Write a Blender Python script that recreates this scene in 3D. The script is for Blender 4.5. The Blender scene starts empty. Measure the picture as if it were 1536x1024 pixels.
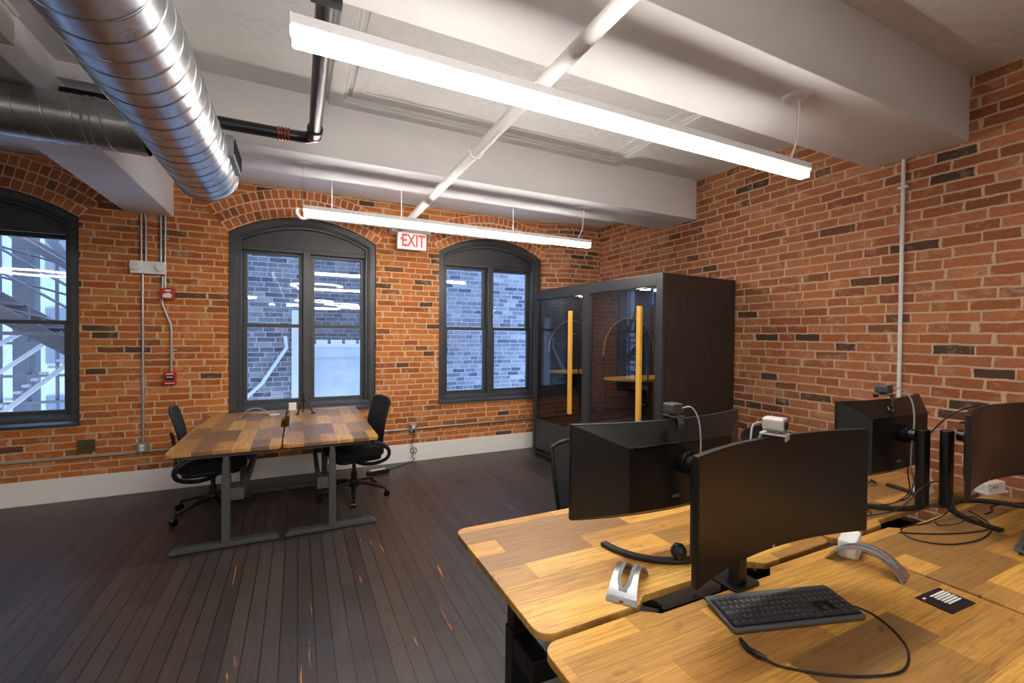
import bpy, bmesh, math, random
from mathutils import Vector, Matrix, Euler
random.seed(7)
PI = math.pi; R = math.radians
S = bpy.context.scene; C = bpy.context.collection

# ------------------------------------------------------------------ camera
cam_d = bpy.data.cameras.new('camera'); cam = bpy.data.objects.new('camera', cam_d); C.objects.link(cam)
cam_d.sensor_width = 36.0; cam_d.lens = 664.7 / 1536 * 36.0; cam_d.clip_start = 0.02; cam_d.clip_end = 200
yw, pt, rl = R(25.77), R(-0.81), R(0.506)
F = Vector((math.sin(yw)*math.cos(pt), math.cos(yw)*math.cos(pt), math.sin(pt)))
R0 = Vector((math.cos(yw), -math.sin(yw), 0)); U0 = R0.cross(F)
RR = R0*math.cos(rl) + U0*math.sin(rl); UU = RR.cross(F)
m = Matrix((RR, UU, -F)).transposed().to_4x4(); m.translation = Vector((0, 0, 1.6))
cam.matrix_world = m; S.camera = cam
# ------------------------------------------------------------------ world / view
S.view_settings.view_transform = 'Standard'; S.view_settings.look = 'None'
S.view_settings.gamma = 1.0; S.view_settings.use_curve_mapping = False
S.view_settings.exposure = 1.45
w = bpy.data.worlds.new('sky'); S.world = w; w.use_nodes = True
bg = w.node_tree.nodes['Background']; bg.inputs['Color'].default_value = (0.50, 0.68, 1.0, 1); bg.inputs['Strength'].default_value = 1.9
LAMP = 25.0      # emission of the linear lamps
RING = 14.0       # emission of the ring lamps
WARM = (1.0, 0.94, 0.87, 1)

# ------------------------------------------------------------------ material helpers
def lin(c):
    return tuple(((x/255)/12.92 if x/255 <= .04045 else ((x/255+.055)/1.055)**2.4) for x in c) + (1,)
class NT:
    def __init__(s, name):
        s.m = bpy.data.materials.new(name); s.m.use_nodes = True; s.t = s.m.node_tree
        s.b = s.t.nodes['Principled BSDF']; s.o = s.t.nodes['Material Output']
    def n(s, typ, **kw):
        q = s.t.nodes.new(typ)
        for k, v in kw.items():
            if hasattr(q, k): setattr(q, k, v)
        return q
    def l(s, a, b): s.t.links.new(a, b)
    def math(s, op, a, b=None, clamp=False):
        q = s.n('ShaderNodeMath', operation=op); q.use_clamp = clamp
        for i, v in enumerate((a, b)):
            if v is None: continue
            if isinstance(v, (int, float)): q.inputs[i].default_value = v
            else: s.l(v, q.inputs[i])
        return q.outputs[0]
    def mix(s, f, a, b, typ='MIX'):
        q = s.n('ShaderNodeMix'); q.data_type = 'RGBA'; q.blend_type = typ
        for i, v in ((0, f), (6, a), (7, b)):
            if isinstance(v, (int, float)): q.inputs[i].default_value = v
            elif isinstance(v, tuple): q.inputs[i].default_value = v
            else: s.l(v, q.inputs[i])
        return q.outputs[2]
    def ramp(s, f, stops, const=False):
        q = s.n('ShaderNodeValToRGB'); r = q.color_ramp
        if const: r.interpolation = 'CONSTANT'
        while len(r.elements) < len(stops): r.elements.new(0.5)
        for e, (p, c) in zip(r.elements, stops):
            e.position = p; e.color = c if len(c) == 4 else tuple(c)+(1,)
        s.l(f, q.inputs[0]); return q.outputs[0]
    def noise(s, vec, scale, detail=3, rough=.5, dist=0):
        q = s.n('ShaderNodeTexNoise'); q.inputs['Scale'].default_value = scale
        q.inputs['Detail'].default_value = detail; q.inputs['Roughness'].default_value = rough; q.inputs['Distortion'].default_value = dist
        if vec is not None: s.l(vec, q.inputs['Vector'])
        return q.outputs['Fac']
    def obj(s): return s.n('ShaderNodeTexCoord').outputs['Object']
    def sep(s, v): q = s.n('ShaderNodeSeparateXYZ'); s.l(v, q.inputs[0]); return q.outputs
    def comb(s, x, y, z=0.0):
        q = s.n('ShaderNodeCombineXYZ')
        for i, v in enumerate((x, y, z)):
            if isinstance(v, (int, float)): q.inputs[i].default_value = v
            else: s.l(v, q.inputs[i])
        return q.outputs[0]
    def bump(s, h, strength=.3, dist=.01):
        q = s.n('ShaderNodeBump'); q.inputs['Strength'].default_value = strength; q.inputs['Distance'].default_value = dist
        s.l(h, q.inputs['Height']); s.l(q.outputs[0], s.b.inputs['Normal'])
    def set(s, **kw):
        for k, v in kw.items():
            i = s.b.inputs[k.replace('_', ' ')]
            if isinstance(v, (int, float, tuple)): i.default_value = v
            else: s.l(v, i)
def simple(name, rgb, rough=.5, metal=0, var=.06, nscale=30, bump=0, spec=.5, bscale=200):
    t = NT(name); c = lin(rgb)
    o = t.obj(); n = t.noise(o, nscale, 3)
    a = tuple(min(1, x*(1-var)) for x in c[:3])+(1,); b = tuple(min(1, x*(1+var)) for x in c[:3])+(1,)
    t.set(Base_Color=t.ramp(n, [(.3, a), (.7, b)]), Roughness=float(rough), Metallic=float(metal), Specular_IOR_Level=float(spec))
    if bump: t.bump(t.noise(o, bscale, 4, .6), bump, .004)
    return t.m
def brick_mat(name, ax, pal, mortar, seed=0., bw=.205, rh=.0695, ms=.0085, vary=.09, bump=.5, off=(0, 0)):
    t = NT(name); x, y, z = t.sep(t.obj())
    h = {'x': x, 'y': y}[ax]
    h = t.math('ADD', h, seed+off[0]); z = t.math('ADD', z, off[1])
    row = t.math('FLOOR', t.math('DIVIDE', z, rh))
    nv = t.comb(t.math('MULTIPLY', h, 2.3), t.math('MULTIPLY', row, 3.7), seed)
    hx = t.math('ADD', h, t.math('MULTIPLY', t.math('SUBTRACT', t.noise(nv, 1.0, 1), .5), vary*4))
    raw = t.comb(h, z, 0.)
    dz = t.math('MULTIPLY', t.math('SUBTRACT', t.noise(raw, 8, 3, .6), .5), .022)
    dx = t.math('MULTIPLY', t.math('SUBTRACT', t.noise(raw, 20, 3, .6), .5), .022)
    v = t.comb(t.math('ADD', hx, dx), t.math('ADD', z, dz), 0.)
    b = t.n('ShaderNodeTexBrick'); t.l(v, b.inputs['Vector'])
    b.offset = .5; b.inputs['Scale'].default_value = 1; b.inputs['Brick Width'].default_value = bw; b.inputs['Row Height'].default_value = rh
    b.inputs['Mortar Size'].default_value = ms; b.inputs['Mortar Smooth'].default_value = .35; b.inputs['Bias'].default_value = 0
    b.inputs['Color1'].default_value = (0, 0, 0, 1); b.inputs['Color2'].default_value = (1, 1, 1, 1); b.inputs['Mortar'].default_value = (.5, .5, .5, 1)
    n = len(pal); col = t.ramp(b.outputs['Color'], [(i/(n-1)*.94+.03, lin(c)) for i, c in enumerate(pal)])
    fine = t.noise(raw, 45, 5, .65); big = t.noise(raw, 1.3, 3)
    col = t.mix(t.math('MULTIPLY', t.math('SUBTRACT', fine, .45, True), 1.2), col, lin((95, 48, 30)))
    pale = t.math('MULTIPLY', t.math('SUBTRACT', t.noise(raw, 6, 6, .75), .53, True), 2.8, True)
    col = t.mix(pale, col, lin(mortar))
    mcol = t.mix(t.noise(raw, 30, 3), lin(tuple(int(c*.82) for c in mortar)), lin(mortar))
    f = b.outputs['Fac']
    t.set(Base_Color=t.mix(f, col, mcol), Roughness=.85, Specular_IOR_Level=.25)
    hgt = t.math('ADD', t.math('SUBTRACT', 1.0, f), t.math('MULTIPLY', fine, .35))
    t.bump(hgt, bump, .012)
    return t.m
def wood_mat(name, run, pal, plank=.105, length=.55, seed=0., rough=.40):
    t = NT(name); x, y, z = t.sep(t.obj())
    u, v = (x, y) if run == 'x' else (y, x)
    u = t.math('ADD', u, seed); v = t.math('ADD', v, seed*.37)
    row = t.math('FLOOR', t.math('DIVIDE', v, plank))
    sh = t.n('ShaderNodeTexWhiteNoise'); sh.noise_dimensions = '1D'; t.l(row, sh.inputs['W'])
    u2 = t.math('ADD', u, t.math('MULTIPLY', sh.outputs['Value'], length))
    b = t.n('ShaderNodeTexBrick'); t.l(t.comb(u2, v, 0.), b.inputs['Vector'])
    b.offset = .37; b.offset_frequency = 2
    for k, q in (('Scale', 1), ('Brick Width', length), ('Row Height', plank), ('Mortar Size', .0006), ('Mortar Smooth', 0), ('Bias', 0)): b.inputs[k].default_value = q
    b.inputs['Color1'].default_value = (0, 0, 0, 1); b.inputs['Color2'].default_value = (1, 1, 1, 1); b.inputs['Mortar'].default_value = (.1, .1, .1, 1)
    n = len(pal); col = t.ramp(b.outputs['Color'], [(i/n, lin(c)) for i, c in enumerate(pal)], True)
    g = t.noise(t.comb(t.math('MULTIPLY', u2, 3.5), t.math('MULTIPLY', v, 150), t.math('MULTIPLY', b.outputs['Color'], 7)), 1, 6, .7, .5)
    g2 = t.noise(t.comb(t.math('MULTIPLY', u2, 4), t.math('MULTIPLY', v, 24), t.math('MULTIPLY', b.outputs['Color'], 9)), 1, 4, .6, 1.5)
    col = t.mix(t.math('MULTIPLY', t.math('SUBTRACT', g, .44, True), 2.6, True), col, lin((100, 68, 34)))
    col = t.mix(t.math('MULTIPLY', t.math('SUBTRACT', g2, .5, True), 1.6, True), col, lin((88, 52, 28)))
    kn = t.noise(t.comb(t.math('MULTIPLY', u2, 7), t.math('MULTIPLY', v, 14), 3.), 1, 2, .5, .4)
    col = t.mix(t.math('MULTIPLY', t.math('SUBTRACT', kn, .68, True), 9, True), col, lin((58, 36, 20)))
    t.set(Base_Color=col, Roughness=rough, Specular_IOR_Level=.4)
    t.bump(g, .06, .002)
    return t.m
def emis(name, c, s):
    t = NT(name); t.b.inputs['Base Color'].default_value = (.8, .8, .8, 1); t.b.inputs['Emission Color'].default_value = c; t.b.inputs['Emission Strength'].default_value = s
    return t.m
def glass(name, tint, spec=.06, rough=0.0):
    t = NT(name); t.t.nodes.remove(t.b)
    tr = t.n('ShaderNodeBsdfTransparent'); tr.inputs[0].default_value = tint
    gl = t.n('ShaderNodeBsdfGlossy'); gl.inputs['Roughness'].default_value = rough
    ge = t.n('ShaderNodeNewGeometry'); dt = t.n('ShaderNodeVectorMath', operation='DOT_PRODUCT'); t.l(ge.outputs['Incoming'], dt.inputs[0]); t.l(ge.outputs['Normal'], dt.inputs[1])
    gr = t.math('SUBTRACT', 1.0, t.math('ABSOLUTE', dt.outputs['Value']), True)
    f = t.math('ADD', t.math('MULTIPLY', t.math('POWER', gr, 5.0), .9), spec, True)
    mx = t.n('ShaderNodeMixShader'); t.l(f, mx.inputs[0]); t.l(tr.outputs[0], mx.inputs[1]); t.l(gl.outputs[0], mx.inputs[2])
    t.l(mx.outputs[0], t.o.inputs['Surface']); return t.m

ORANGE = [(84, 66, 52), (162, 92, 42), (194, 110, 50), (176, 98, 46), (202, 122, 60), (166, 88, 44), (198, 112, 50), (182, 106, 58), (206, 130, 70), (150, 86, 48)]
RED = [(78, 62, 52), (150, 88, 58), (170, 104, 68), (178, 112, 74), (146, 84, 54), (186, 118, 80), (162, 96, 62), (172, 108, 72), (190, 126, 88), (138, 82, 56)]
M = {}
M['brick_back'] = brick_mat('orange brick laid in the window wall', 'x', ORANGE, (222, 188, 148))
M['brick_right'] = brick_mat('red brick laid in the right wall', 'y', RED, (216, 182, 148), seed=3.3, rh=.0745, bw=.215)
M['brick_pier'] = brick_mat('brick of the corner pier', 'x', RED, (216, 182, 148), seed=5.1)
t = NT('arch brick'); a = t.n('ShaderNodeAttribute'); a.attribute_name = 'tint'
pal = [(134, 78, 48), (170, 94, 52), (190, 108, 60), (178, 100, 56), (198, 118, 70)]
col = t.ramp(a.outputs['Fac'], [(i/4*.94+.03, lin(c)) for i, c in enumerate(pal)])
nf = t.noise(t.obj(), 40, 5, .65); col = t.mix(t.math('MULTIPLY', t.math('SUBTRACT', nf, .45, True), 1.2), col, lin((90, 46, 30)))
t.set(Base_Color=col, Roughness=.85); t.bump(nf, .4, .006); M['arch_brick'] = t.m
M['mortar'] = simple('lime mortar', (222, 188, 148), .9, bump=.4, bscale=90)
M['plaster'] = simple('white painted plaster', (220, 219, 219), .75, var=.03, nscale=3, bump=.12, bscale=25)
t = NT('pitted white plaster'); o = t.obj(); nz = t.noise(o, 16, 6, .7)
t.set(Base_Color=lin((216, 214, 212)), Roughness=.8); pit = t.math('MULTIPLY', t.math('SUBTRACT', nz, .52, True), 4, True)
t.bump(t.math('SUBTRACT', 1.0, pit), .55, .012); M['pitted'] = t.m
M['white_paint'] = simple('white painted board', (238, 234, 228), .5, var=.02)
M['white_metal'] = simple('white enamelled metal', (228, 226, 228), .4, var=.02)
M['white_plastic'] = simple('white plastic', (232, 230, 226), .35, var=.02)
M['frame'] = simple('charcoal painted timber', (58, 59, 61), .42, var=.12, nscale=12, bump=.1, bscale=60)
M['desk_metal'] = simple('grey powder coated steel', (74, 76, 78), .5, var=.05)
M['black_metal'] = simple('black powder coated steel', (30, 30, 31), .45, var=.05)
M['black'] = simple('black plastic', (19, 19, 20), .38, var=.08)
M['black_gloss'] = simple('glossy black plastic', (14, 14, 15), .18, var=.05)
M['fabric'] = simple('black chair fabric', (20, 20, 23), .9, var=.2, nscale=400, bump=.3, bscale=700)
t = NT('black chair mesh'); o = t.obj(); ck = t.n('ShaderNodeTexVoronoi'); ck.inputs['Scale'].default_value = 170; t.l(o, ck.inputs['Vector'])
t.set(Base_Color=t.ramp(ck.outputs['Distance'], [(.1, lin((18, 18, 20))), (.6, lin((46, 46, 49)))]), Roughness=.9, Specular_IOR_Level=.2); t.bump(ck.outputs['Distance'], .4, .003); M['mesh'] = t.m
M['conduit'] = simple('galvanised conduit', (178, 176, 176), .35, .6, var=.08)
M['white_conduit'] = simple('painted white conduit', (222, 218, 214), .45)
M['steel'] = simple('zinc coated box', (150, 150, 152), .4, .5)
M['red'] = simple('red plastic', (176, 38, 36), .35)
M['bronze'] = simple('old bronze plate', (92, 78, 52), .5, .4, var=.15)
M['alu'] = simple('brushed aluminium', (176, 177, 180), .36, .9, var=.04)
M['alu_dark'] = simple('grey rubber inlay', (120, 122, 124), .6)
M['rubber_pipe'] = simple('black pipe insulation', (22, 22, 23), .3, var=.15, nscale=60, bump=.25, bscale=60)
M['copper'] = simple('red copper tape', (150, 62, 52), .3, .4)
M['cable'] = simple('black cable', (20, 20, 21), .5)
M['grey_cable'] = simple('light grey cable', (150, 148, 146), .5)
M['screen'] = simple('dark matt display', (15, 14, 13), .32, var=.02, spec=.6)
M['key'] = simple('graphite key cap', (50, 51, 55), .42, var=.1)
M['legend'] = simple('pale key legend', (125, 127, 130), .6)
M['kb'] = simple('graphite keyboard case', (84, 86, 92), .4, .2)
M['camgrey'] = simple('light grey webcam case', (168, 164, 158), .4)
M['camdark'] = simple('dark grey webcam case', (62, 60, 59), .4)
M['card'] = simple('black card stock', (26, 27, 34), .4)
M['paper'] = simple('white print', (235, 235, 232), .6)
M['glass'] = glass('window glass', (.90, .95, 1.0, 1), .05)
M['booth_glass'] = glass('smoked booth glass', (.80, .80, .84, 1), .06)
M['booth_frame'] = simple('charcoal booth frame', (50, 51, 55), .42, var=.06)
t = NT('dark oak veneer'); o = t.obj(); x, y, z = t.sep(o)
g = t.noise(t.comb(t.math('MULTIPLY', x, 60), t.math('MULTIPLY', y, 60), t.math('MULTIPLY', z, 3)), 1, 5, .65, .5)
t.set(Base_Color=t.ramp(g, [(.3, lin((28, 22, 20))), (.7, lin((62, 50, 46)))]), Roughness=.5); t.bump(g, .1, .002); M['veneer'] = t.m
M['felt'] = simple('dark grey acoustic felt', (68, 70, 78), .95, var=.15, nscale=200)
M['felt2'] = simple('darker felt panel', (50, 53, 62), .95, var=.15, nscale=200)
M['yellow_wood'] = simple('honey coloured ash', (226, 170, 66), .45, var=.1, nscale=8)
M['brass'] = simple('brass trim', (205, 170, 110), .3, .7)
# galvanised duct
t = NT('galvanised duct steel'); o = t.obj(); vo = t.n('ShaderNodeTexVoronoi'); vo.inputs['Scale'].default_value = 45; t.l(o, vo.inputs['Vector'])
nn = t.noise(o, 4, 4)
t.set(Base_Color=t.mix(.18, t.ramp(nn, [(.3, lin((160, 165, 170))), (.7, lin((196, 200, 204)))]), t.ramp(vo.outputs['Distance'], [(.1, (.35, .36, .38)), (.6, (.75, .77, .8))])), Metallic=1.0, Roughness=t.ramp(nn, [(.3, (.27, .27, .27)), (.7, (.38, .38, .38))])); M['duct'] = t.m
# floor
t = NT('dark stained floor boards'); x, y, z = t.sep(t.obj())
row = t.math('FLOOR', t.math('DIVIDE', x, .083)); wn = t.n('ShaderNodeTexWhiteNoise'); wn.noise_dimensions = '1D'; t.l(row, wn.inputs['W'])
u2 = t.math('ADD', y, t.math('MULTIPLY', wn.outputs['Value'], 2.3))
b = t.n('ShaderNodeTexBrick'); t.l(t.comb(u2, x, 0.), b.inputs['Vector']); b.offset = .41
for k, q in (('Scale', 1), ('Brick Width', 2.4), ('Row Height', .083), ('Mortar Size', .0028), ('Mortar Smooth', .3), ('Bias', 0)): b.inputs[k].default_value = q
b.inputs['Color1'].default_value = (0, 0, 0, 1); b.inputs['Color2'].default_value = (1, 1, 1, 1)
col = t.ramp(b.outputs['Color'], [(.0, lin((58, 50, 46))), (.4, lin((68, 59, 53))), (.7, lin((74, 65, 59))), (1, lin((61, 55, 52)))])
g = t.noise(t.comb(t.math('MULTIPLY', x, 60), t.math('MULTIPLY', u2, 3), 0.), 1, 5, .65, .8)
col = t.mix(t.math('MULTIPLY', t.math('SUBTRACT', g, .45, True), 1.6, True), col, lin((38, 31, 28)))
wp = t.noise(t.comb(x, y, 0.), 1.1, 3, .5); col = t.mix(t.math('MULTIPLY', t.math('SUBTRACT', wp, .5, True), 1.2, True), col, lin((88, 70, 62)))
dk = t.noise(t.comb(x, y, 7.), 1.9, 4, .6); col = t.mix(t.math('MULTIPLY', t.math('SUBTRACT', dk, .56, True), 3, True), col, lin((34, 30, 30)))
# worn scrapes, long along the boards, in the traffic lane
sc = t.noise(t.comb(t.math('MULTIPLY', x, 26), t.math('MULTIPLY', y, 1.9), 2.), 1, 3, .6, .3)
inx = t.math('MULTIPLY', t.math('LESS_THAN', t.math('ABSOLUTE', t.math('SUBTRACT', x, .25)), .75), t.math('LESS_THAN', t.math('ABSOLUTE', t.math('SUBTRACT', y, 2.55)), 1.15))
sm = t.math('MULTIPLY', t.math('MULTIPLY', t.math('SUBTRACT', sc, .66, True), 30, True), inx)
col = t.mix(sm, col, lin((196, 120, 52)))
col = t.mix(b.outputs['Fac'], col, (.004, .004, .004, 1))
t.set(Base_Color=col, Roughness=t.ramp(g, [(.2, (.30, .30, .30)), (.8, (.48, .48, .48))]), Specular_IOR_Level=.5)
t.bump(t.math('SUBTRACT', t.math('MULTIPLY', g, .3), b.outputs['Fac']), .25, .004); M['floor'] = t.m
M['wood_near'] = wood_mat('reclaimed plank desk top', 'x', [(142, 106, 60), (226, 172, 84), (172, 126, 68), (208, 156, 76), (136, 102, 64), (228, 178, 92), (184, 138, 74), (154, 114, 66), (200, 146, 74)], .112, .62, 1.7)
M['wood_near_b'] = wood_mat('reclaimed plank desk top, other boards', 'x', [(140, 104, 60), (220, 166, 80), (186, 138, 72), (202, 150, 72), (162, 120, 66), (218, 164, 80), (136, 102, 62), (194, 142, 70), (174, 126, 66)], .128, .50, 9.2)
M['wood_far'] = wood_mat('reclaimed plank far desk top', 'x', [(130, 100, 68), (208, 154, 80), (162, 120, 72), (186, 136, 74), (144, 112, 80), (198, 144, 76), (172, 128, 76), (120, 96, 74), (212, 162, 90), (154, 114, 68)], .122, .46, 4.4)

# ------------------------------------------------------------------ mesh helpers
class MB:
    def __init__(s): s.bm = bmesh.new()
    def box(s, x0, x1, y0, y1, z0, z1, bev=0):
        vs = [s.bm.verts.new(p) for p in ((x0,y0,z0),(x1,y0,z0),(x1,y1,z0),(x0,y1,z0),(x0,y0,z1),(x1,y0,z1),(x1,y1,z1),(x0,y1,z1))]
        fs = [s.bm.faces.new([vs[i] for i in f]) for f in ((3,2,1,0),(4,5,6,7),(0,1,5,4),(1,2,6,5),(2,3,7,6),(3,0,4,7))]
        if bev:
            es = list({e for f in fs for e in f.edges})
            bmesh.ops.bevel(s.bm, geom=es, offset=bev, segments=2, affect='EDGES', profile=.5)
        return s
    def prism(s, pts, a, b, axis='z'):
        def P(p, q): return {'z': (p[0], p[1], q), 'y': (p[0], q, p[1]), 'x': (q, p[0], p[1])}[axis]
        A = [s.bm.verts.new(P(p, a)) for p in pts]; B = [s.bm.verts.new(P(p, b)) for p in pts]
        n = len(pts); s.bm.faces.new(A[::-1]); s.bm.faces.new(B)
        for i in range(n): s.bm.faces.new((A[i], A[(i+1) % n], B[(i+1) % n], B[i]))
        return s
    def ring(s, out, inn, a, b, axis='y'):
        def P(p, q): return {'z': (p[0], p[1], q), 'y': (p[0], q, p[1]), 'x': (q, p[0], p[1])}[axis]
        V = [[s.bm.verts.new(P(p, q)) for p in L] for L, q in ((out, a), (inn, a), (out, b), (inn, b))]
        n = len(out)
        for i in range(n):
            j = (i+1) % n
            for (p, q) in ((0, 1), (1, 3), (3, 2), (2, 0)): s.bm.faces.new((V[p][i], V[p][j], V[q][j], V[q][i]))
        return s
    def tube(s, pts, r, n=10, cap=True, closed=False, sx=1):
        pts = [Vector(p) for p in pts]; N = len(pts); rs = r if isinstance(r, (list, tuple)) else [r]*N
        up = None; rings = []
        for i in range(N):
            if closed: d = pts[(i+1) % N]-pts[i-1]
            else: d = pts[min(i+1, N-1)]-pts[max(i-1, 0)]
            d.normalize()
            if up is None: up = d.orthogonal().normalized()
            else: up = (up-d*up.dot(d)).normalized()
            sd = d.cross(up)
            rings.append([s.bm.verts.new(pts[i]+(up*math.cos(2*PI*k/n)+sd*math.sin(2*PI*k/n)*sx)*rs[i]) for k in range(n)])
        for i in range(N if closed else N-1):
            A, B = rings[i], rings[(i+1) % N]
            for k in range(n): s.bm.faces.new((A[k], A[(k+1) % n], B[(k+1) % n], B[k]))
        if cap and not closed: s.bm.faces.new(rings[0][::-1]); s.bm.faces.new(rings[-1])
        return s
    def cyl(s, a, b, r, n=20, r2=None): return s.tube([a, b], [r, r if r2 is None else r2], n)
    def lathe(s, prof, n=28, o=(0, 0, 0)):
        L = []
        for r, z in prof: L.append([s.bm.verts.new((o[0]+r*math.cos(2*PI*k/n), o[1]+r*math.sin(2*PI*k/n), o[2]+z)) for k in range(n)])
        for A, B in zip(L, L[1:]):
            for k in range(n): s.bm.faces.new((A[k], A[(k+1) % n], B[(k+1) % n], B[k]))
        s.bm.faces.new(L[0][::-1]); s.bm.faces.new(L[-1]); return s
    def sweep(s, path, wid, th, up=(0, 0, 1)):
        # flat ribbon of width wid and thickness th along path; side = dir x up
        rings = []; N = len(path); path = [Vector(p) for p in path]; up = Vector(up)
        for i in range(N):
            d = (path[min(i+1, N-1)]-path[max(i-1, 0)]).normalized(); sd = d.cross(up).normalized(); nn = sd.cross(d).normalized()
            ww = wid[i] if isinstance(wid, (list, tuple)) else wid
            rings.append([s.bm.verts.new(path[i]+sd*a*ww/2+nn*b*th/2) for a, b in ((-1,-1),(1,-1),(1,1),(-1,1))])
        for A, B in zip(rings, rings[1:]):
            for k in range(4): s.bm.faces.new((A[k], A[(k+1) % 4], B[(k+1) % 4], B[k]))
        s.bm.faces.new(rings[0][::-1]); s.bm.faces.new(rings[-1]); return s
    def xf(s, mat): bmesh.ops.transform(s.bm, matrix=mat, verts=s.bm.verts); return s
    def build(s, name, mat, parent=None, smooth=False, bevel=0, seg=2, sharp=38):
        bmesh.ops.remove_doubles(s.bm, verts=s.bm.verts, dist=1e-6)
        bmesh.ops.recalc_face_normals(s.bm, faces=s.bm.faces)
        me = bpy.data.meshes.new(name); s.bm.to_mesh(me); s.bm.free()
        o = bpy.data.objects.new(name, me); C.objects.link(o)
        me.materials.append(M[mat] if isinstance(mat, str) else mat)
        if smooth:
            for p in me.polygons: p.use_smooth = True
            try: me.set_sharp_from_angle(angle=R(sharp))
            except Exception: pass
        if bevel:
            bv = o.modifiers.new('bevel', 'BEVEL'); bv.width = bevel; bv.segments = seg; bv.limit_method = 'ANGLE'; bv.angle_limit = R(35)
        if parent: o.parent = parent
        return o
def thing(name, label, cat, loc=(0, 0, 0), rz=0, group=None, kind=None):
    o = bpy.data.objects.new(name, None); C.objects.link(o); o.location = loc; o.rotation_euler = (0, 0, rz); o.empty_display_size = .05
    return tag(o, label, cat, group, kind)
def tag(o, label=None, cat=None, group=None, kind=None):
    if label: o['label'] = label
    if cat: o['category'] = cat
    if group: o['group'] = group
    if kind: o['kind'] = kind
    return o
def struct(o, label=None, cat=None): o['kind'] = 'structure'; return tag(o, label, cat)
def copy_tree(o, parent=None):
    c = o.copy(); C.objects.link(c)
    if parent: c.parent = parent
    for ch in list(o.children): copy_tree(ch, c)
    return c
def smooth_path(pts, n=8):
    P = [Vector(p) for p in pts]; out = []
    for i in range(len(P)-1):
        a, b, c, d = P[max(i-1, 0)], P[i], P[i+1], P[min(i+2, len(P)-1)]
        for k in range(n):
            t_ = k/n; out.append(.5*((2*b)+(c-a)*t_+(2*a-5*b+4*c-d)*t_**2+(3*b-a-3*c+d)*t_**3))
    out.append(P[-1]); return out
def rrect(x0, x1, y0, y1, r, n=6):
    pts = []
    for cx, cy, a0 in ((x1-r, y1-r, 0), (x0+r, y1-r, 90), (x0+r, y0+r, 180), (x1-r, y0+r, 270)):
        for k in range(n+1): a = R(a0+90*k/n); pts.append((cx+r*math.cos(a), cy+r*math.sin(a)))
    return pts
def text_mesh(name, body, size, mat, parent, mw, extrude=.001, bold=0):
    cu = bpy.data.curves.new(name, 'FONT'); cu.body = body; cu.size = size; cu.extrude = extrude; cu.align_x = 'CENTER'; cu.align_y = 'CENTER'; cu.offset = bold
    tmp = bpy.data.objects.new(name+'_c', cu); C.objects.link(tmp)
    dg = bpy.context.evaluated_depsgraph_get(); me = bpy.data.meshes.new_from_object(tmp.evaluated_get(dg)); bpy.data.objects.remove(tmp)
    me.transform(mw); o = bpy.data.objects.new(name, me); C.objects.link(o); me.materials.clear(); me.materials.append(M[mat] if isinstance(mat, str) else mat)
    if parent: o.parent = parent
    return o

# ================================================================== ROOM SHELL
D = 5.57; WX = 4.05; LX = -7.0; BY = -12.0; CZ = 3.36
HW, SPR, RISE, BOT = .76, 2.68, .225, .72
RAD = (HW**2+RISE**2)/(2*RISE); ZC = SPR+RISE-RAD
WCX = [-2.63, .09, 2.3975]
def arch_outline(hw, rad, bottom, n=20):
    zs = ZC+math.sqrt(rad*rad-hw*hw); a = math.asin(hw/rad); pts = [(-hw, bottom), (hw, bottom)]
    for k in range(n+1):
        q = a-2*a*k/n; pts.append((rad*math.sin(q), ZC+rad*math.cos(q)))
    return pts
floor = struct(MB().box(LX, WX+.3, BY, D+.3, -.1, 0).build('floor', 'floor'))
b = MB(); T0, T1 = D, D+.36
xs = [LX]+[v for c in WCX for v in (c-HW, c+HW)]+[WX+.3]
for i in range(0, len(xs), 2): b.box(xs[i], xs[i+1], T0, T1, 0, 3.6)
for c in WCX:
    b.box(c-HW, c+HW, T0, T1, 0, BOT)
    a = math.asin(HW/RAD); pts = [(c+RAD*math.sin(-a+2*a*k/20), ZC+RAD*math.cos(-a+2*a*k/20)) for k in range(21)]
    b.prism(pts+[(c+HW, 3.6), (c-HW, 3.6)], T0, T1, 'y')
bmesh.ops.remove_doubles(b.bm, verts=b.bm.verts, dist=1e-5)
struct(b.build('wall_back', 'brick_back'))
struct(MB().box(WX, WX+.3, BY, D+.3, 0, 3.7).build('wall_right', 'brick_right'))
struct(MB().box(LX-.3, LX, BY, D+.3, 0, 3.7).build('wall_left', 'plaster'))
struct(MB().box(LX-.3, WX+.3, BY-.3, BY, 0, 3.7).build('wall_front', 'plaster'))
struct(MB().prism([(3.19, D+.001), (3.52, 5.42), (WX+.001, 5.40), (WX+.001, D+.001)], 0, 3.25).build('wall_corner', 'brick_pier'))
struct(MB().box(LX, WX+.3, BY, 4.0, CZ, CZ+.2).build('ceiling', 'pitted'))
# beams and dropped bays
struct(MB().box(LX, WX, 4.0, D+.01, 3.215, CZ+.2).build('trim_1', 'plaster'))
struct(MB().box(-1.14, WX, 3.625, 4.155, 2.925, CZ+.01).build('trim_2', 'plaster', bevel=.006))
struct(MB().box(-1.14, WX, 1.365, 1.92, 2.925, CZ+.01).build('trim_3', 'plaster', bevel=.006))
struct(MB().box(-1.52, -1.14, BY, D+.003, 2.77, CZ+.01).build('trim_4', 'plaster', bevel=.006))
struct(MB().box(-1.142, -.60, 1.93, 3.13, 3.01, CZ+.01).build('trim_5', 'plaster'))
struct(MB().box(-1.141, -.60, 3.13, 3.63, 2.925, CZ+.005).build('trim_6', 'plaster'))
struct(MB().box(LX, WX, -2.6, -2.05, 2.925, CZ+.01).build('trim_7', 'plaster'))
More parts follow.
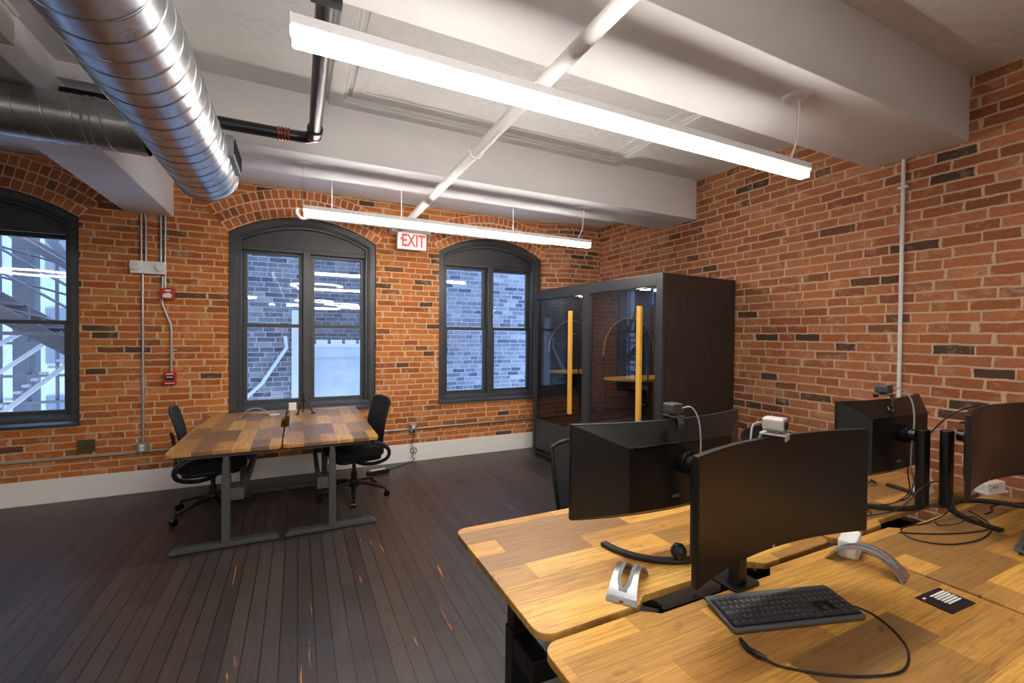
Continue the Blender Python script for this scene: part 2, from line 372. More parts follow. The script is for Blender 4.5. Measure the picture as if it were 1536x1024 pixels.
# moulded ceiling panel between the beams
o_ = [(.20, 1.90), (2.93, 1.90), (2.93, 3.64), (.20, 3.64)]
def inset(p, d): return [(p[0][0]+d, p[0][1]+d), (p[1][0]-d, p[1][1]+d), (p[2][0]-d, p[2][1]-d), (p[3][0]+d, p[3][1]-d)]
b = MB().ring(o_, inset(o_, .10), 3.32, 3.37, 'z').ring(inset(o_, .10), inset(o_, .125), 3.335, 3.37, 'z').ring(inset(o_, .15), inset(o_, .24), 3.345, 3.365, 'z')
struct(b.build('trim_8', 'pitted', bevel=.008))
# baseboard
struct(MB().box(-2.9+.44, 3.2, D-.018, D, 0, .222).box(LX, -2.46, D-.018, D, 0, .222).build('baseboard_back', 'white_paint', bevel=.003))
struct(MB().box(WX-.018, WX, BY, 5.4, 0, .222).build('baseboard_right', 'white_paint', bevel=.003))

# brick arches: three rowlock rings over every window
def arch(c, idx):
    bm = bmesh.new(); lay = bm.loops.layers.float_color.new('tint')
    rnd = random.Random(idx*11+3)
    def vous(a0, a1, r0, r1, tint, y0=D-.006):
        g = .013; rm = (r0+r1)/2; da = g/rm
        a0 += da/2; a1 -= da/2; r0 += g/2; r1 -= g/2
        j = [rnd.uniform(-.0025, .0025) for _ in range(8)]
        P = [(a0, r0), (a1, r0), (a1, r1), (a0, r1)]
        Fv = [bm.verts.new((c+(r+j[i])*math.sin(q), y0+rnd.uniform(-.002, .001), ZC+(r+j[i+4])*math.cos(q))) for i, (q, r) in enumerate(P)]
        Bv = [bm.verts.new((c+r*math.sin(q), D+.02, ZC+r*math.cos(q))) for q, r in P]
        fs = [bm.faces.new(Fv)]+[bm.faces.new((Fv[i], Bv[i], Bv[(i+1) % 4], Fv[(i+1) % 4])) for i in range(4)]
        for f in fs:
            for l in f.loops: l[lay] = (tint, tint, tint, 1)
    A = math.asin(HW/RAD)
    for k in range(3):
        r0 = RAD+.002+k*.103; r1 = r0+.101; n = int(2*A*(r0+.05)/.073)+k; AA = A*(1+.03*k)
        rz = rnd.random()*.3/n
        for i in range(n): 
            a0 = -AA+2*AA*i/n; a1 = -AA+2*AA*(i+1)/n
            if k == 2 and ZC+r1*math.cos((a0+a1)/2) > 3.215: pass
            vous(a0, a1, r0, r1, rnd.random())
    bmesh.ops.recalc_face_normals(bm, faces=bm.faces)
    me = bpy.data.meshes.new('trim'); bm.to_mesh(me); bm.free(); me.materials.append(M['arch_brick'])
    o = bpy.data.objects.new('trim_%d' % (9+idx), me); C.objects.link(o); struct(o)
    ri, ro = RAD+.001, RAD+.312; n = 24
    pts = [(c+ro*math.sin(-A*1.03+2.06*A*k/n), ZC+ro*math.cos(-A*1.03+2.06*A*k/n)) for k in range(n+1)]+[(c+ri*math.sin(A-2*A*k/n), ZC+ri*math.cos(A-2*A*k/n)) for k in range(n+1)]
    mo = MB().prism(pts, D-.0022, D+.01, 'y').build('mortar', 'mortar', o)
for i, c in enumerate(WCX): arch(c, i)

# windows
def window(i, c):
    t_ = thing('window_%d' % i, None, None, (c, D, 0)); t_['kind'] = 'structure'
    o0 = arch_outline(HW-.001, RAD-.001, BOT+.003); o1 = arch_outline(HW-.07, RAD-.07, BOT+.06); o2 = arch_outline(HW-.115, RAD-.115, BOT+.085)
    MB().ring(o0, o1, .03, .26).build('casing', 'frame', t_, bevel=.004)
    i1 = arch_outline(HW-.069, RAD-.069, BOT+.059); i1b = arch_outline(HW-.085, RAD-.085, BOT+.07)
    MB().ring(i1, i1b, .045, .2).ring(arch_outline(HW-.084, RAD-.084, BOT+.069), o2, .075, .25).build('inner_casing', 'frame', t_, bevel=.004)
    MB().box(-.04, .04, .085, .24, BOT+.08, 2.545).build('mullion', 'frame', t_, bevel=.005)
    # arched panel
    r = RAD-.114; hw = HW-.114; a = math.asin(hw/r); n = 20
    pts = [(-hw, 2.535), (hw, 2.535)]+[(r*math.sin(a-2*a*k/n), ZC+r*math.cos(a-2*a*k/n)) for k in range(n+1)]
    MB().prism(pts, .12, .22, 'y').box(-hw, hw, .10, .13, 2.52, 2.56).build('arch_panel', 'frame', t_, bevel=.004)
    for sx in (-1, 1):
        a0, a1 = (.04, .645) if sx > 0 else (-.645, -.04)
        for nm, z0, z1, yy, bt, tp in (('lower_sash', .80, 1.705, .15, .045, .04), ('upper_sash', 1.665, 2.535, .19, .04, .05)):
            out = [(a0, z0), (a1, z0), (a1, z1), (a0, z1)]; inn = [(a0+.045, z0+bt), (a1-.045, z0+bt), (a1-.045, z1-tp), (a0+.045, z1-tp)]
            s_ = MB().ring(out, inn, yy, yy+.04).build(nm, 'frame', t_, bevel=.005)
            MB().box(a0+.04, a1-.04, yy+.016, yy+.022, z0+bt-.01, z1-tp+.01).build('pane', 'glass', s_)
    MB().prism([(-.035, BOT-.012), (.02, BOT-.012), (.26, BOT+.05), (.26, BOT+.085), (.06, BOT+.075), (.05, BOT+.045), (-.035, BOT+.012)], -HW+.002, HW-.002, 'x').build('sill', 'frame', t_, bevel=.003)
    return t_
for i, c in enumerate(WCX): window(i+1, c)

# ================================================================== OUTSIDE
out_white = brick_mat('painted pale brick', 'x', [(170, 178, 188), (196, 200, 206), (210, 212, 216), (186, 190, 198)], (150, 156, 166), seed=1.2, bw=.21, rh=.085, bump=.6)
out_grey = brick_mat('weathered blue grey brick', 'x', [(70, 78, 92), (108, 114, 128), (132, 136, 148), (92, 98, 112), (150, 152, 160)], (168, 172, 180), seed=7.7, bw=.21, rh=.08, bump=.6)
out_dark = brick_mat('dark party wall brick', 'x', [(54, 60, 70), (84, 90, 100), (110, 112, 118), (70, 74, 84), (130, 130, 134)], (160, 164, 172), seed=4.4, bw=.22, rh=.085, bump=.6)
M['render_grey'] = simple('pale render', (176, 182, 190), .8, var=.06, nscale=3)
M['iron'] = simple('weathered iron', (112, 116, 124), .6, .2, var=.1)
M['iron_pale'] = simple('pale galvanised tread', (205, 208, 214), .5, .2)
t_ = thing('neighbouring_building', 'blue-grey and whitewashed brick wall seen close outside the right-hand window', 'building', (3.6, 8.0, 0))
MB().box(-1.5, 1.02, 0, .3, -2, 9).build('grey_brick_wall', out_grey, t_)
MB().box(1.02, 3.4, -.02, .3, -2, 9).build('white_brick_wall', out_white, t_, )
t_ = thing('neighbouring_building', 'dark brick party wall with pale joints outside the middle window', 'building', (-.6, 8.6, 0))
MB().box(-2.2, .62, 0, .3, -2, 9).build('brick_wall', out_dark, t_)
MB().tube([(-.6, -.06, .1), (.05, -.06, .75), (.42, -.06, 1.35), (.40, -.06, 1.55)], .03, 8).build('cable_bundle', 'render_grey', t_)
MB().box(.50, .62, -.08, .0, -1.8, 2.0).build('downpipe', 'render_grey', t_)
t_ = thing('low_extension', 'pale rendered low building with parapet outside the middle window', 'building', (1.1, 9.3, 0))
b = MB().box(-1.1, 1.2, 0, 2, -2, 1.15).box(-1.1, 1.2, -.05, .1, 1.15, 1.35)
b.build('rendered_wall', 'render_grey', t_)
b = MB()
for k in range(9): b.box(-1.05+k*.26, -1.05+k*.26+.2, -.09, .0, 1.40, 1.48)
b.box(-1.1, 1.2, -.07, .15, 1.34, 1.40).build('coping', 'iron_pale', t_)
MB().box(-1.1, 1.2, 1.0, 1.3, 1.2, 3.6).build('upper_wall', out_dark, t_)
t_ = thing('far_building', 'tall pale building filling the view behind the fire escape', 'building', (-6, 13, 0))
MB().box(-6, 7.2, 0, 1, -3, 9).build('far_wall', 'render_grey', t_)
for i in range(6):
    for j in range(4): MB().box(-4.5+i*1.4, -3.8+i*1.4, -.04, .02, -1+j*1.9, .2+j*1.9).build('window', 'iron', t_)
# fire escape
fe = thing('fire_escape', 'grey iron fire escape stairs outside the left window', 'fire escape', (-2.6, 6.9, 0))
def bar(b, p, q, r=.02, n=6): b.tube([p, q], r, n)
def stringer(b, p, q, h, y0, y1):
    (x0, z0), (x1, z1) = p, q
    b.prism([(x0, z0), (x1, z1), (x1, z1+h), (x0, z0+h)], y0, y1, 'y')
b = MB(); stringer(b, (-1.6, 2.45), (.9, .72), .20, .3, .33); stringer(b, (-1.6, 2.45), (.9, .72), .20, 1.0, 1.03); b.build('stringer', 'iron', fe)
b = MB(); stringer(b, (-1.9, 3.7), (.9, 1.72), .16, .5, .53); stringer(b, (-1.0, 3.6), (.35, 1.65), .17, 1.2, 1.23); b.build('stringer', 'iron', fe)
for k in range(13): s_ = k/12; MB().box(-1.6+2.5*s_, -1.42+2.5*s_, .33, 1.0, 2.5-1.73*s_, 2.53-1.73*s_).build('stair_tread', 'iron', fe)
b = MB(); stringer(b, (-1.35, -.25), (.42, 1.48), .07, .2, .23); stringer(b, (-1.75, .2), (-.2, 1.55), .06, .9, .93); stringer(b, (-1.75, .7), (-.3, 1.75), .06, .9, .93); b.build('lower_stringer', 'iron_pale', fe)
b = MB()
for dz in (.55, .85, 1.15): bar(b, (-1.9, .3, 2.75+dz*.9), (1.0, .3, .75+dz*.9), .018)
for k in range(8): bar(b, (-1.7+k*.36, .3, 2.5-k*.25), (-1.7+k*.36, .3, 3.5-k*.25), .012)
for dz in (.0, .35, .7): bar(b, (-1.9, .62, 2.3+dz), (1.0, .62, 1.35+dz*1.1), .014)
b.build('handrail', 'iron', fe)
b = MB()
for k in range(9): bar(b, (-1.5+k*.28, 1.3, -1), (-1.5+k*.28, 1.3, 4), .022)
for z in (.25, .62, .98, 1.42): b.box(-1.9, 1.1, 1.24, 1.27, z, z+.035)
b.build('balusters', 'iron', fe)
b = MB().box(-.95, -.72, 1.6, 1.75, -2, 4).box(-1.35, -1.2, 1.5, 1.65, -2, 4).box(.25, .37, 1.5, 1.62, -2, 4); b.build('post', 'iron', fe)
for k in range(24): s_ = k/23; MB().box(-1.30+1.72*s_-.03, -1.30+1.72*s_+.03, .18, .24, -.08+1.68*s_, -.05+1.68*s_).build('stair_tread', 'iron_pale', fe)
MB().box(-2.0, 1.2, .2, 1.2, 1.55, 1.59).build('landing', 'iron', fe)

# ================================================================== LIGHTS
M['diffuser'] = emis('glowing lamp diffuser', WARM, LAMP)
M['ring_light'] = emis('glowing ring diffuser', (1.0, .94, .88, 1), RING)
def linear_lamp(x0, x1, y, z, zc, label, canopies, group=None, cord_side=1):
    L = x1-x0; t_ = thing('linear_pendant_lamp', label, 'lamp', ((x0+x1)/2, y, z))
    h = L/2
    MB().box(-h, h, -.030, .030, .045, .078).build('housing', 'white_metal', t_, bevel=.002)
    MB().box(-h+.004, h-.004, -.028, .028, 0, .0455).build('diffuser', 'diffuser', t_, bevel=.006)
    for s_ in (-1, 1):
        MB().box(s_*h-.002, s_*h+.002, -.031, .031, .04, .08).build('end_cap', 'white_metal', t_)
    for cx, kind in canopies:
        dx = cx-(x0+x1)/2
        MB().lathe([(.075, 0), (.075, -.004), (.06, -.010)], 28, (dx, 0, zc-z)).build('canopy', 'white_metal', t_)
        MB().cyl((dx, 0, .078), (dx, 0, zc-z-.008), .0015, 6).cyl((dx, 0, .076), (dx, 0, .095), .006, 8).build('suspension_wire', 'conduit', t_)
        if kind:
            p = smooth_path([(dx+.005, 0, zc-z-.01), (dx+.02, 0, zc-z-.04), (dx+.008, 0, (zc-z)*.5), (dx-.05*cord_side, 0, .08)])
            MB().tube(p, .006, 8).build('lamp_cord', 'white_plastic', t_, smooth=True)
    return t_
linear_lamp(-.022, 2.555, 1.535, 2.49, 2.925, 'large near white linear pendant lamp hanging across the top of the picture', [(2.47, 1), ])
linear_lamp(.035, 2.76, 3.86, 2.525, 2.925, 'smaller far white linear pendant lamp in front of the windows and exit sign', [(2.66, 1), (.03, 0)])
def ring_lamp(x, y, z, r, label):
    t_ = thing('ring_pendant_lamp', label, 'lamp', (x, y, z), group='ring lamps behind the camera')
    n = 48
    c = [(r*math.cos(2*PI*k/n), r*math.sin(2*PI*k/n), .03) for k in range(n)]
    MB().tube(c, .028, 8, closed=True).build('ring_housing', 'white_metal', t_, smooth=True)
    c = [(r*math.cos(2*PI*k/n), r*math.sin(2*PI*k/n), 0.0) for k in range(n)]
    MB().tube(c, .026, 8, closed=True).build('ring_diffuser', 'ring_light', t_, smooth=True)
    for k in range(3):
        a = 2*PI*k/3; MB().cyl((r*math.cos(a), r*math.sin(a), .05), (0, 0, CZ-z), .0015, 5).build('suspension_wire', 'conduit', t_)
RL = 'white glowing ring lamp in the room behind, mirrored in the window glass'
for x, y, r in ((-4.55, -.1, .55), (.40, .12, .55), (.5, -5.2, .6), (1.5, -6.6, .6), (2.2, -8.4, .7), (-1.8, -4.6, .6), (-.4, -8.0, .6), (1.0, -10.0, .7), (-4.8, -5.6, .6)):
    ring_lamp(x, y, 2.72, r, RL)

# ================================================================== CEILING SERVICES
def duct(name, label, p, q, r, pitch, cat='duct', flip=1):
    p, q = Vector(p), Vector(q); d = (q-p); L = d.length; d.normalize()
    t_ = thing(name, label, cat, p)
    rot = d.to_track_quat('Z', 'Y').to_matrix().to_4x4()
    n = 64
    b = MB()
    prof = [r]*2; A = [[b.bm.verts.new((rr*math.cos(2*PI*k/n), rr*math.sin(2*PI*k/n), z)) for k in range(n)] for rr, z in ((r, 0), (r, L), (r-.003, L), (r-.003, 0))]
    for i in range(4):
        X, Y = A[i], A[(i+1) % 4]
        for k in range(n): b.bm.faces.new((X[k], X[(k+1) % n], Y[(k+1) % n], Y[k]))
    b.xf(rot).build('duct_wall', 'duct', t_, smooth=True)
    turns = L/pitch; N = int(turns*36); b = MB()
    b.tube([(r*math.cos(2*PI*i/36*flip), r*math.sin(2*PI*i/36*flip), i/36*pitch) for i in range(N)], .0035, 6)
    b.xf(rot).build('spiral_seam', 'duct', t_, smooth=True)
    return t_, rot, L
DX, DZ, DR = -.544, 2.64, .178
t_, rot, L = duct('spiral_duct', 'large round galvanised spiral duct with open end, running towards the windows', (DX, -6, DZ), (DX, 3.50, DZ), DR, .105)
b = MB().tube([(DX+6*0+ (DR+.002)*math.cos(2*PI*k/64)-DX, 9.49, (DR+.002)*math.sin(2*PI*k/64)) for k in range(64)], .005, 6, closed=True)
b.build('end_bead', 'duct', t_, smooth=True)
b = MB().prism([(9.02, -.02), (9.40, -.02), (9.40, .10), (9.02, .10)], DR-.01, DR+.028, 'x'); b.build('supply_grille', 'duct', t_, bevel=.003)
b = MB().prism([(9.05, .0), (9.38, .0), (9.38, .085), (9.05, .085)], DR+.0285, DR+.031, 'x')
for k in range(6): b.box(DR+.028, DR+.036, 9.05+k*.06, 9.056+k*.06, .0, .085)
b.build('grille_face', 'black_metal', t_)
t2, _, _ = duct('spiral_duct', 'darker round branch duct coming in from the left edge', (-4.6, 2.945, 2.648), (DX-DR+.012, 2.945, 2.648), .12, .105)
b = MB()
for xx in (3.66, 3.69): b.tube([(xx, .122*math.cos(2*PI*k/48), .122*math.sin(2*PI*k/48)) for k in range(48)], .004, 6, closed=True)
b.build('collar', 'duct', t2, smooth=True)
# black insulated pipe
bp = thing('insulated_pipe', 'black wrapped pipe with copper coloured bands turning under the ceiling', 'pipe', (.093, 3.2, 2.87))
pr = .036
MB().tube([(0, -9, 0), (0, -.09, 0)], pr, 16).build('pipe_run', 'rubber_pipe', bp, smooth=True)
MB().tube([(-.09, 0, 0), (-1.62, 0, 0)], pr, 16).build('pipe_run', 'rubber_pipe', bp, smooth=True)
MB().tube([(0, -.1, 0), (0, -.085, 0)]+[(-.085+.085*math.cos(q), -.085+.085*math.sin(q), 0) for q in [R(k*9) for k in range(1, 10)]]+[(-.10, 0, 0)], pr+.002, 16).build('elbow', 'rubber_pipe', bp, smooth=True)
b = MB()
for k in range(4): b.tube([(-.150-.019*k, (pr+.003)*math.cos(2*PI*i/20), (pr+.003)*math.sin(2*PI*i/20)) for i in range(20)], .0055, 6, closed=True)
b.build('copper_band', 'copper', bp, smooth=True)
MB().cyl((0, -.075, 0), (0, -.052, 0), pr+.006, 18).build('copper_band', 'copper', bp, smooth=True)
MB().cyl((0, -.175, 0), (0, -.115, 0), pr+.010, 18).build('wrap_joint', 'rubber_pipe', bp, smooth=True)
MB().box(-.055, .055, -1.42, -1.385, -.05, .06).box(-.008, .008, -1.41, -1.395, .05, .49).build('pipe_hanger', 'black_metal', bp, bevel=.004)
# white sprinkler pipe
SX, SZ = 1.05, 2.80
sp = thing('sprinkler_pipe', 'long white painted sprinkler pipe crossing under the beams', 'pipe', (SX, 0, SZ))
MB().tube([(0, -6, 0), (0, 4.93, 0)], .034, 18).build('pipe_run', 'white_conduit', sp, smooth=True)
HY = 2.750
b = MB().tube([(.040*math.cos(q), HY+dy, .040*math.sin(q)) for dy in (0,) for q in [R(180+k*15) for k in range(13)]], .006, 6)
b.tube([(-.052, HY, .0), (-.052, HY, .05)], .006, 6).tube([(.052, HY, .0), (.052, HY, .05)], .006, 6).tube([(-.052, HY, .0), (-.04, HY, -.005)], .006, 6).tube([(.052, HY, 0), (.04, HY, -.005)], .006, 6)
b.build('pipe_clamp', 'white_conduit', sp, smooth=True)
MB().tube([(0, 4.86, 0), (-.0, 4.93, 0)], .042, 18).build('end_fitting', 'white_conduit', sp, smooth=True)
b = MB().tube(smooth_path([(0, 4.90, -.02), (-.02, 4.95, -.045), (-.06, 4.97, -.045), (-.075, 4.97, -.02)]), .012, 10)
b.build('sprinkler_head', 'alu', sp, smooth=True)
# slim hanging tray behind the far lamp
ht = thing('hanging_conduit', 'slim white conduit hung on rods behind the far pendant lamp, hooked left end showing', 'conduit', (1.3, 4.45, 2.66))
MB().box(-1.22, 1.28, -.02, .02, -.015, .015).build('rail', 'white_conduit', ht)
for xx in (-1.02, -.38, .85): MB().cyl((xx, 0, .012), (xx, 0, 3.215-2.66), .005, 8).build('hanger_rod', 'white_conduit', ht)
MB().tube(smooth_path([(-1.2, 0, 0), (-1.27, 0, -.02), (-1.31, 0, .02), (-1.305, 0, .07)]), .014, 8).build('end_hook', 'white_conduit', ht, smooth=True)

# ================================================================== WALL FITTINGS
def conduit(label, pts, r=.011, mat='conduit', name='conduit', straps=()):
    o = thing(name, label, 'conduit', pts[0]); q = [tuple(Vector(p)-Vector(pts[0])) for p in pts]
    MB().tube(q, r, 12).build('tube', mat, o, smooth=True)
    for s_ in straps:
        x, y, z, a = s_; x -= pts[0][0]; y -= pts[0][1]; z -= pts[0][2]
        if a == 'h': MB().box(x-.02, x+.045, y-.003, y+.018, z-.008, z+.008).build('strap', mat, o, bevel=.002)
        elif a == 'w': MB().box(x-.014, x+.02, y-.03, y+.03, z-.009, z+.009).build('strap', mat, o, bevel=.002)
        else: MB().box(x-.008, x+.008, y-.003, y+.018, z-.03, z+.03).build('strap', mat, o, bevel=.002)
    return o
YC = D-.013
conduit('long horizontal metal conduit left of the far desks along the window wall', [(-6.9, YC, .405), (-1.43, YC, .405)])
conduit('horizontal metal conduit running behind the far desks between two outlet boxes', [(-1.345, YC, .41), (1.262, YC, .41)], straps=[(.95, YC, .41, 'v')])
conduit('horizontal metal conduit from outlet box to the black booth', [(1.352, YC, .412), (3.17, YC, .415)], straps=[(2.66, YC, .414, 'v')])
conduit('tall vertical conduit from white emergency light down to left outlet box', [(-1.388, YC, 2.17), (-1.388, YC, .50)], straps=[(-1.388, YC, 1.05, 'h')])
conduit('outer left conduit rising from emergency light to the boxed beam', [(-1.398, YC, 2.29), (-1.40, YC, 2.768)], r=.010, straps=[(-1.398, YC, 2.56, 'h')])
conduit('second conduit from the left rising from emergency light to the beam', [(-1.362, YC, 2.29), (-1.362, YC, 2.70), (-1.372, YC, 2.768)], r=.010)
conduit('third conduit rising from emergency light to the beam', [(-1.243, YC, 2.28), (-1.243, YC, 2.768)], r=.010, straps=[(-1.225, YC, 2.54, 'h')])
conduit('rightmost conduit dropping from the beam to the red alarm', [(-1.208, YC, 2.03), (-1.208, YC, 2.768)], r=.010)
conduit('bent conduit linking red alarm to the red pull station below', [(-1.228, YC, 2.16), (-1.232, YC, 1.90), (-1.225, YC, 1.86), (-1.165, YC, 1.68), (-1.158, YC, 1.62), (-1.160, YC, 1.19)], r=.010, straps=[(-1.16, YC, 1.42, 'h')])
t_ = thing('emergency_light', 'cream twin-head emergency light on the brick wall under the conduits', 'emergency light', (-1.335, D-.03, 2.236))
MB().box(-.145, .14, -.02, .018, -.06, .065).build('body', 'white_plastic', t_, bevel=.006)
for sx in (-.10, .10):
    MB().cyl((sx, -.02, .015), (sx, -.045, .015), .045, 24).build('lamp_head', 'white_plastic', t_, smooth=True, bevel=.004)
    MB().cyl((sx-.0, -.045, .015), (sx, -.048, .015), .028, 20).build('lens', 'white_metal', t_, smooth=True)
t_ = thing('fire_alarm', 'round-cornered red fire alarm sounder below the emergency light', 'fire alarm', (-1.183, D-.035, 1.985))
MB().prism(rrect(-.055, .055, -.06, .06, .02), -.02, .033, 'y').build('body', 'red', t_, bevel=.006)
MB().prism([(-.035, -.035), (.03, -.04), (.038, -.012), (.018, .012), (-.012, .006), (-.036, -.008)], -.024, -.018, 'y').build('strobe_window', 'white_plastic', t_)
MB().box(-.02, .03, -.0225, -.018, .026, .04).build('white_mark', 'white_plastic', t_)
t_ = thing('pull_station', 'red fire alarm pull station with dark handle, left of middle window', 'fire alarm', (-1.166, D-.03, 1.132))
MB().box(-.05, .05, -.015, .028, -.065, .065).build('body', 'red', t_, bevel=.004)
MB().box(-.036, .036, -.026, -.014, -.012, .032).build('pull_handle', 'black', t_, bevel=.003)
for q in ((-.025, .025, -.028, -.025, .012, .020), (-.03, .03, -.018, -.0145, .042, .052), (-.04, .04, -.018, -.0145, -.05, -.044)): MB().box(*q).build('white_lettering', 'paper', t_)
def outlet(x, z, label, plug=False):
    t_ = thing('outlet_box', label, 'outlet', (x, D-.03, z))
    MB().box(-.045, .045, -.018, .028, -.05, .05).build('box', 'steel', t_, bevel=.006)
    MB().box(-.033, .033, -.0215, -.017, -.04, .04).build('cover_plate', 'alu', t_, bevel=.002)
    b = MB().prism(rrect(-.017, .017, .004, .034, .008), -.024, -.021, 'y').prism(rrect(-.017, .017, -.034, -.004, .008), -.024, -.021, 'y'); b.build('socket', 'white_plastic', t_)
    return t_
outlet(-1.391, .455, 'grey outlet box on the conduit left of the far desks')
outlet(1.307, .425, 'grey outlet box with plugged black cord, right of the far desks')
t_ = thing('wall_plate', 'old bronze wall plate with a stub, low under the left window', 'wall plate', (-1.822, D-.006, .505))
MB().box(-.065, .065, -.006, .005, -.058, .062).build('plate', 'bronze', t_, bevel=.002)
MB().cyl((0.01, -.004, .012), (.01, -.04, .006), .012, 12).box(-.005, .035, -.05, -.036, .0, .02).build('stub', 'bronze', t_, bevel=.002)
# cord from outlet to power strip
t_ = thing('extension_cord', 'black looped power cord hanging from the outlet box to the floor', 'cable', (1.307, D-.05, .40))
p = smooth_path([(0, 0, 0), (0, -.02, -.03), (-.015, -.015, -.12), (-.02, 0, -.2), (.03, -.01, -.235), (.02, -.012, -.29), (-.035, -.01, -.27), (-.03, -.008, -.225), (0, -.01, -.25), (-.02, -.01, -.33), (.01, -.012, -.36), (-.02, -.015, -.385), (-.08, -.05, -.392), (-.25, -.17, -.392), (-.38, -.24, -.392)], 6)
MB().tube(p, .0045, 8).build('cord', 'cable', t_, smooth=True)
MB().box(-.012, .012, -.02, .028, -.012, .016).build('plug', 'black', t_, bevel=.003)
t_ = thing('power_strip', 'black power strip on the floor beside the far right chair', 'power strip', (.86, 5.22, 0), R(12))
MB().box(-.16, .09, -.035, .035, 0, .045).build('body', 'black', t_, bevel=.006)
MB().box(-.12, .05, -.022, .022, .0455, .052).build('plug_top', 'white_plastic', t_, bevel=.003)
# exit sign
t_ = thing('exit_sign', 'lit red exit sign under a white housing between the two right windows', 'sign', (1.245, 5.42, 2.75))
MB().box(-.245, .235, -.03, .15, .075, .135).build('housing', 'white_plastic', t_, bevel=.006)
sg = emis('softly lit sign face', (1, .60, .56, 1), .42); sg.node_tree.nodes['Principled BSDF'].inputs['Base Color'].default_value = (.85, .55, .52, 1)
MB().box(-.178, .175, -.035, .02, -.125, .082).build('face_frame', 'white_plastic', t_, bevel=.005)
MB().box(-.162, .160, -.038, -.03, -.110, .070).build('sign_face', sg, t_)
rd = emis('red sign letters', (1, .03, .03, 1), 1.1); rd.node_tree.nodes['Principled BSDF'].inputs['Base Color'].default_value = (.8, .02, .02, 1)
text_mesh('exit_lettering', 'EXIT', .205, rd, t_, Matrix.Translation((.012, -.0395, -.024)) @ Matrix.Rotation(PI/2, 4, 'X') @ Matrix.Diagonal((.68, 1.0, 1, 1)), .001, .006)
MB().prism([(-.15, .0), (-.118, .03), (-.118, -.03)], -.0395, -.0378, 'y').build('arrow', rd, t_)
# right wall conduit
conduit('tall white conduit on the right brick wall, from beam to behind the desks', [(WX-.016, 1.715, 2.925), (WX-.016, 1.715, .8)], r=.0135, mat='white_conduit', straps=[(WX-.016, 1.715, 2.72, 'w')])
# small box on the boxed beam, top left corner of the picture
t_ = thing('junction_box', 'cream box on the left beam at the top left corner', 'junction box', (-1.13, 2.50, 2.80))
MB().box(0, .05, -.35, .12, .0, .13).build('body', 'white_plastic', t_, bevel=.004)
MB().box(-.004, .06, -.36, .135, .131, .15).build('lid', 'white_plastic', t_, bevel=.003)

# ================================================================== BOOTH
M['booth_led'] = emis('booth ceiling light', (1, .95, .9, 1), 16.0)
BA = R(4); BL, BD_, BH = 2.165, 1.06, 2.18
bt = thing('phone_booth', 'large black double phone booth with two glass doors against the brick wall', 'booth', (2.965, 3.02, 0), BA)
# local: x = depth (to the wall), y = along the front (0 near .. BL far)
MB().box(.03, BD_-.03, .04, BL-.04, 0, .05).build('plinth', 'black', bt)
MB().box(.03, BD_, .0, .04, .05, BH).build('side_panel', 'veneer', bt, bevel=.003)
MB().box(.03, BD_, BL-.04, BL, .05, BH).build('side_panel', 'veneer', bt, bevel=.003)
MB().box(.03, BD_, .04, BL-.04, BH-.05, BH).build('roof_panel', 'booth_frame', bt)
MB().box(BD_-.04, BD_, .04, BL-.04, .05, BH-.05).build('back_panel', 'felt', bt)
MB().box(.06, BD_-.04, 1.04, 1.12, .05, BH-.05).build('partition', 'felt', bt)
MB().box(.04, BD_-.04, .04, BL-.04, .05, .08).build('booth_floor', 'felt2', bt)
b = MB()
b.box(0, .05, 0, .075, .05, BH).box(0, .05, 1.02, 1.14, .05, BH).box(0, .05, BL-.055, BL, .05, BH)
b.box(0, .05, .075, 1.02, BH-.115, BH).box(0, .05, 1.14, BL-.055, BH-.115, BH)
b.box(0, .05, .075, 1.02, .05, .11); b.build('front_frame', 'booth_frame', bt, bevel=.004)
def door(y0, y1, z0, nm):
    d_ = MB().ring([(y0, .115), (y1, .115), (y1, BH-.12), (y0, BH-.12)], [(y0+.012, z0), (y1-.012, z0), (y1-.012, BH-.13), (y0+.012, BH-.13)], .012, .04, 'x').build('door', 'booth_frame', bt, bevel=.002)
    MB().box(.022, .030, y0+.010, y1-.010, z0-.01, BH-.128).build('glass_panel', 'booth_glass', d_)
    hy = y0+.115
    MB().box(-.075, -.045, hy, hy+.052, .70, 1.885).build('wooden_handle', 'yellow_wood', d_, bevel=.004)
    b = MB()
    for z in (.95, 1.62): b.cyl((-.048, hy+.026, z), (.022, hy+.026, z), .008, 8)
    b.build('handle_standoff', 'black_metal', d_)
    MB().tube([(.036, hy+.05, .98), (.085, hy+.05, .98), (.085, hy+.05, 1.45), (.036, hy+.05, 1.45)], .007, 8).build('inner_pull', 'black_metal', d_)
    return d_
door(.078, 1.018, .17, 'a'); door(1.142, BL-.057, .50, 'b')
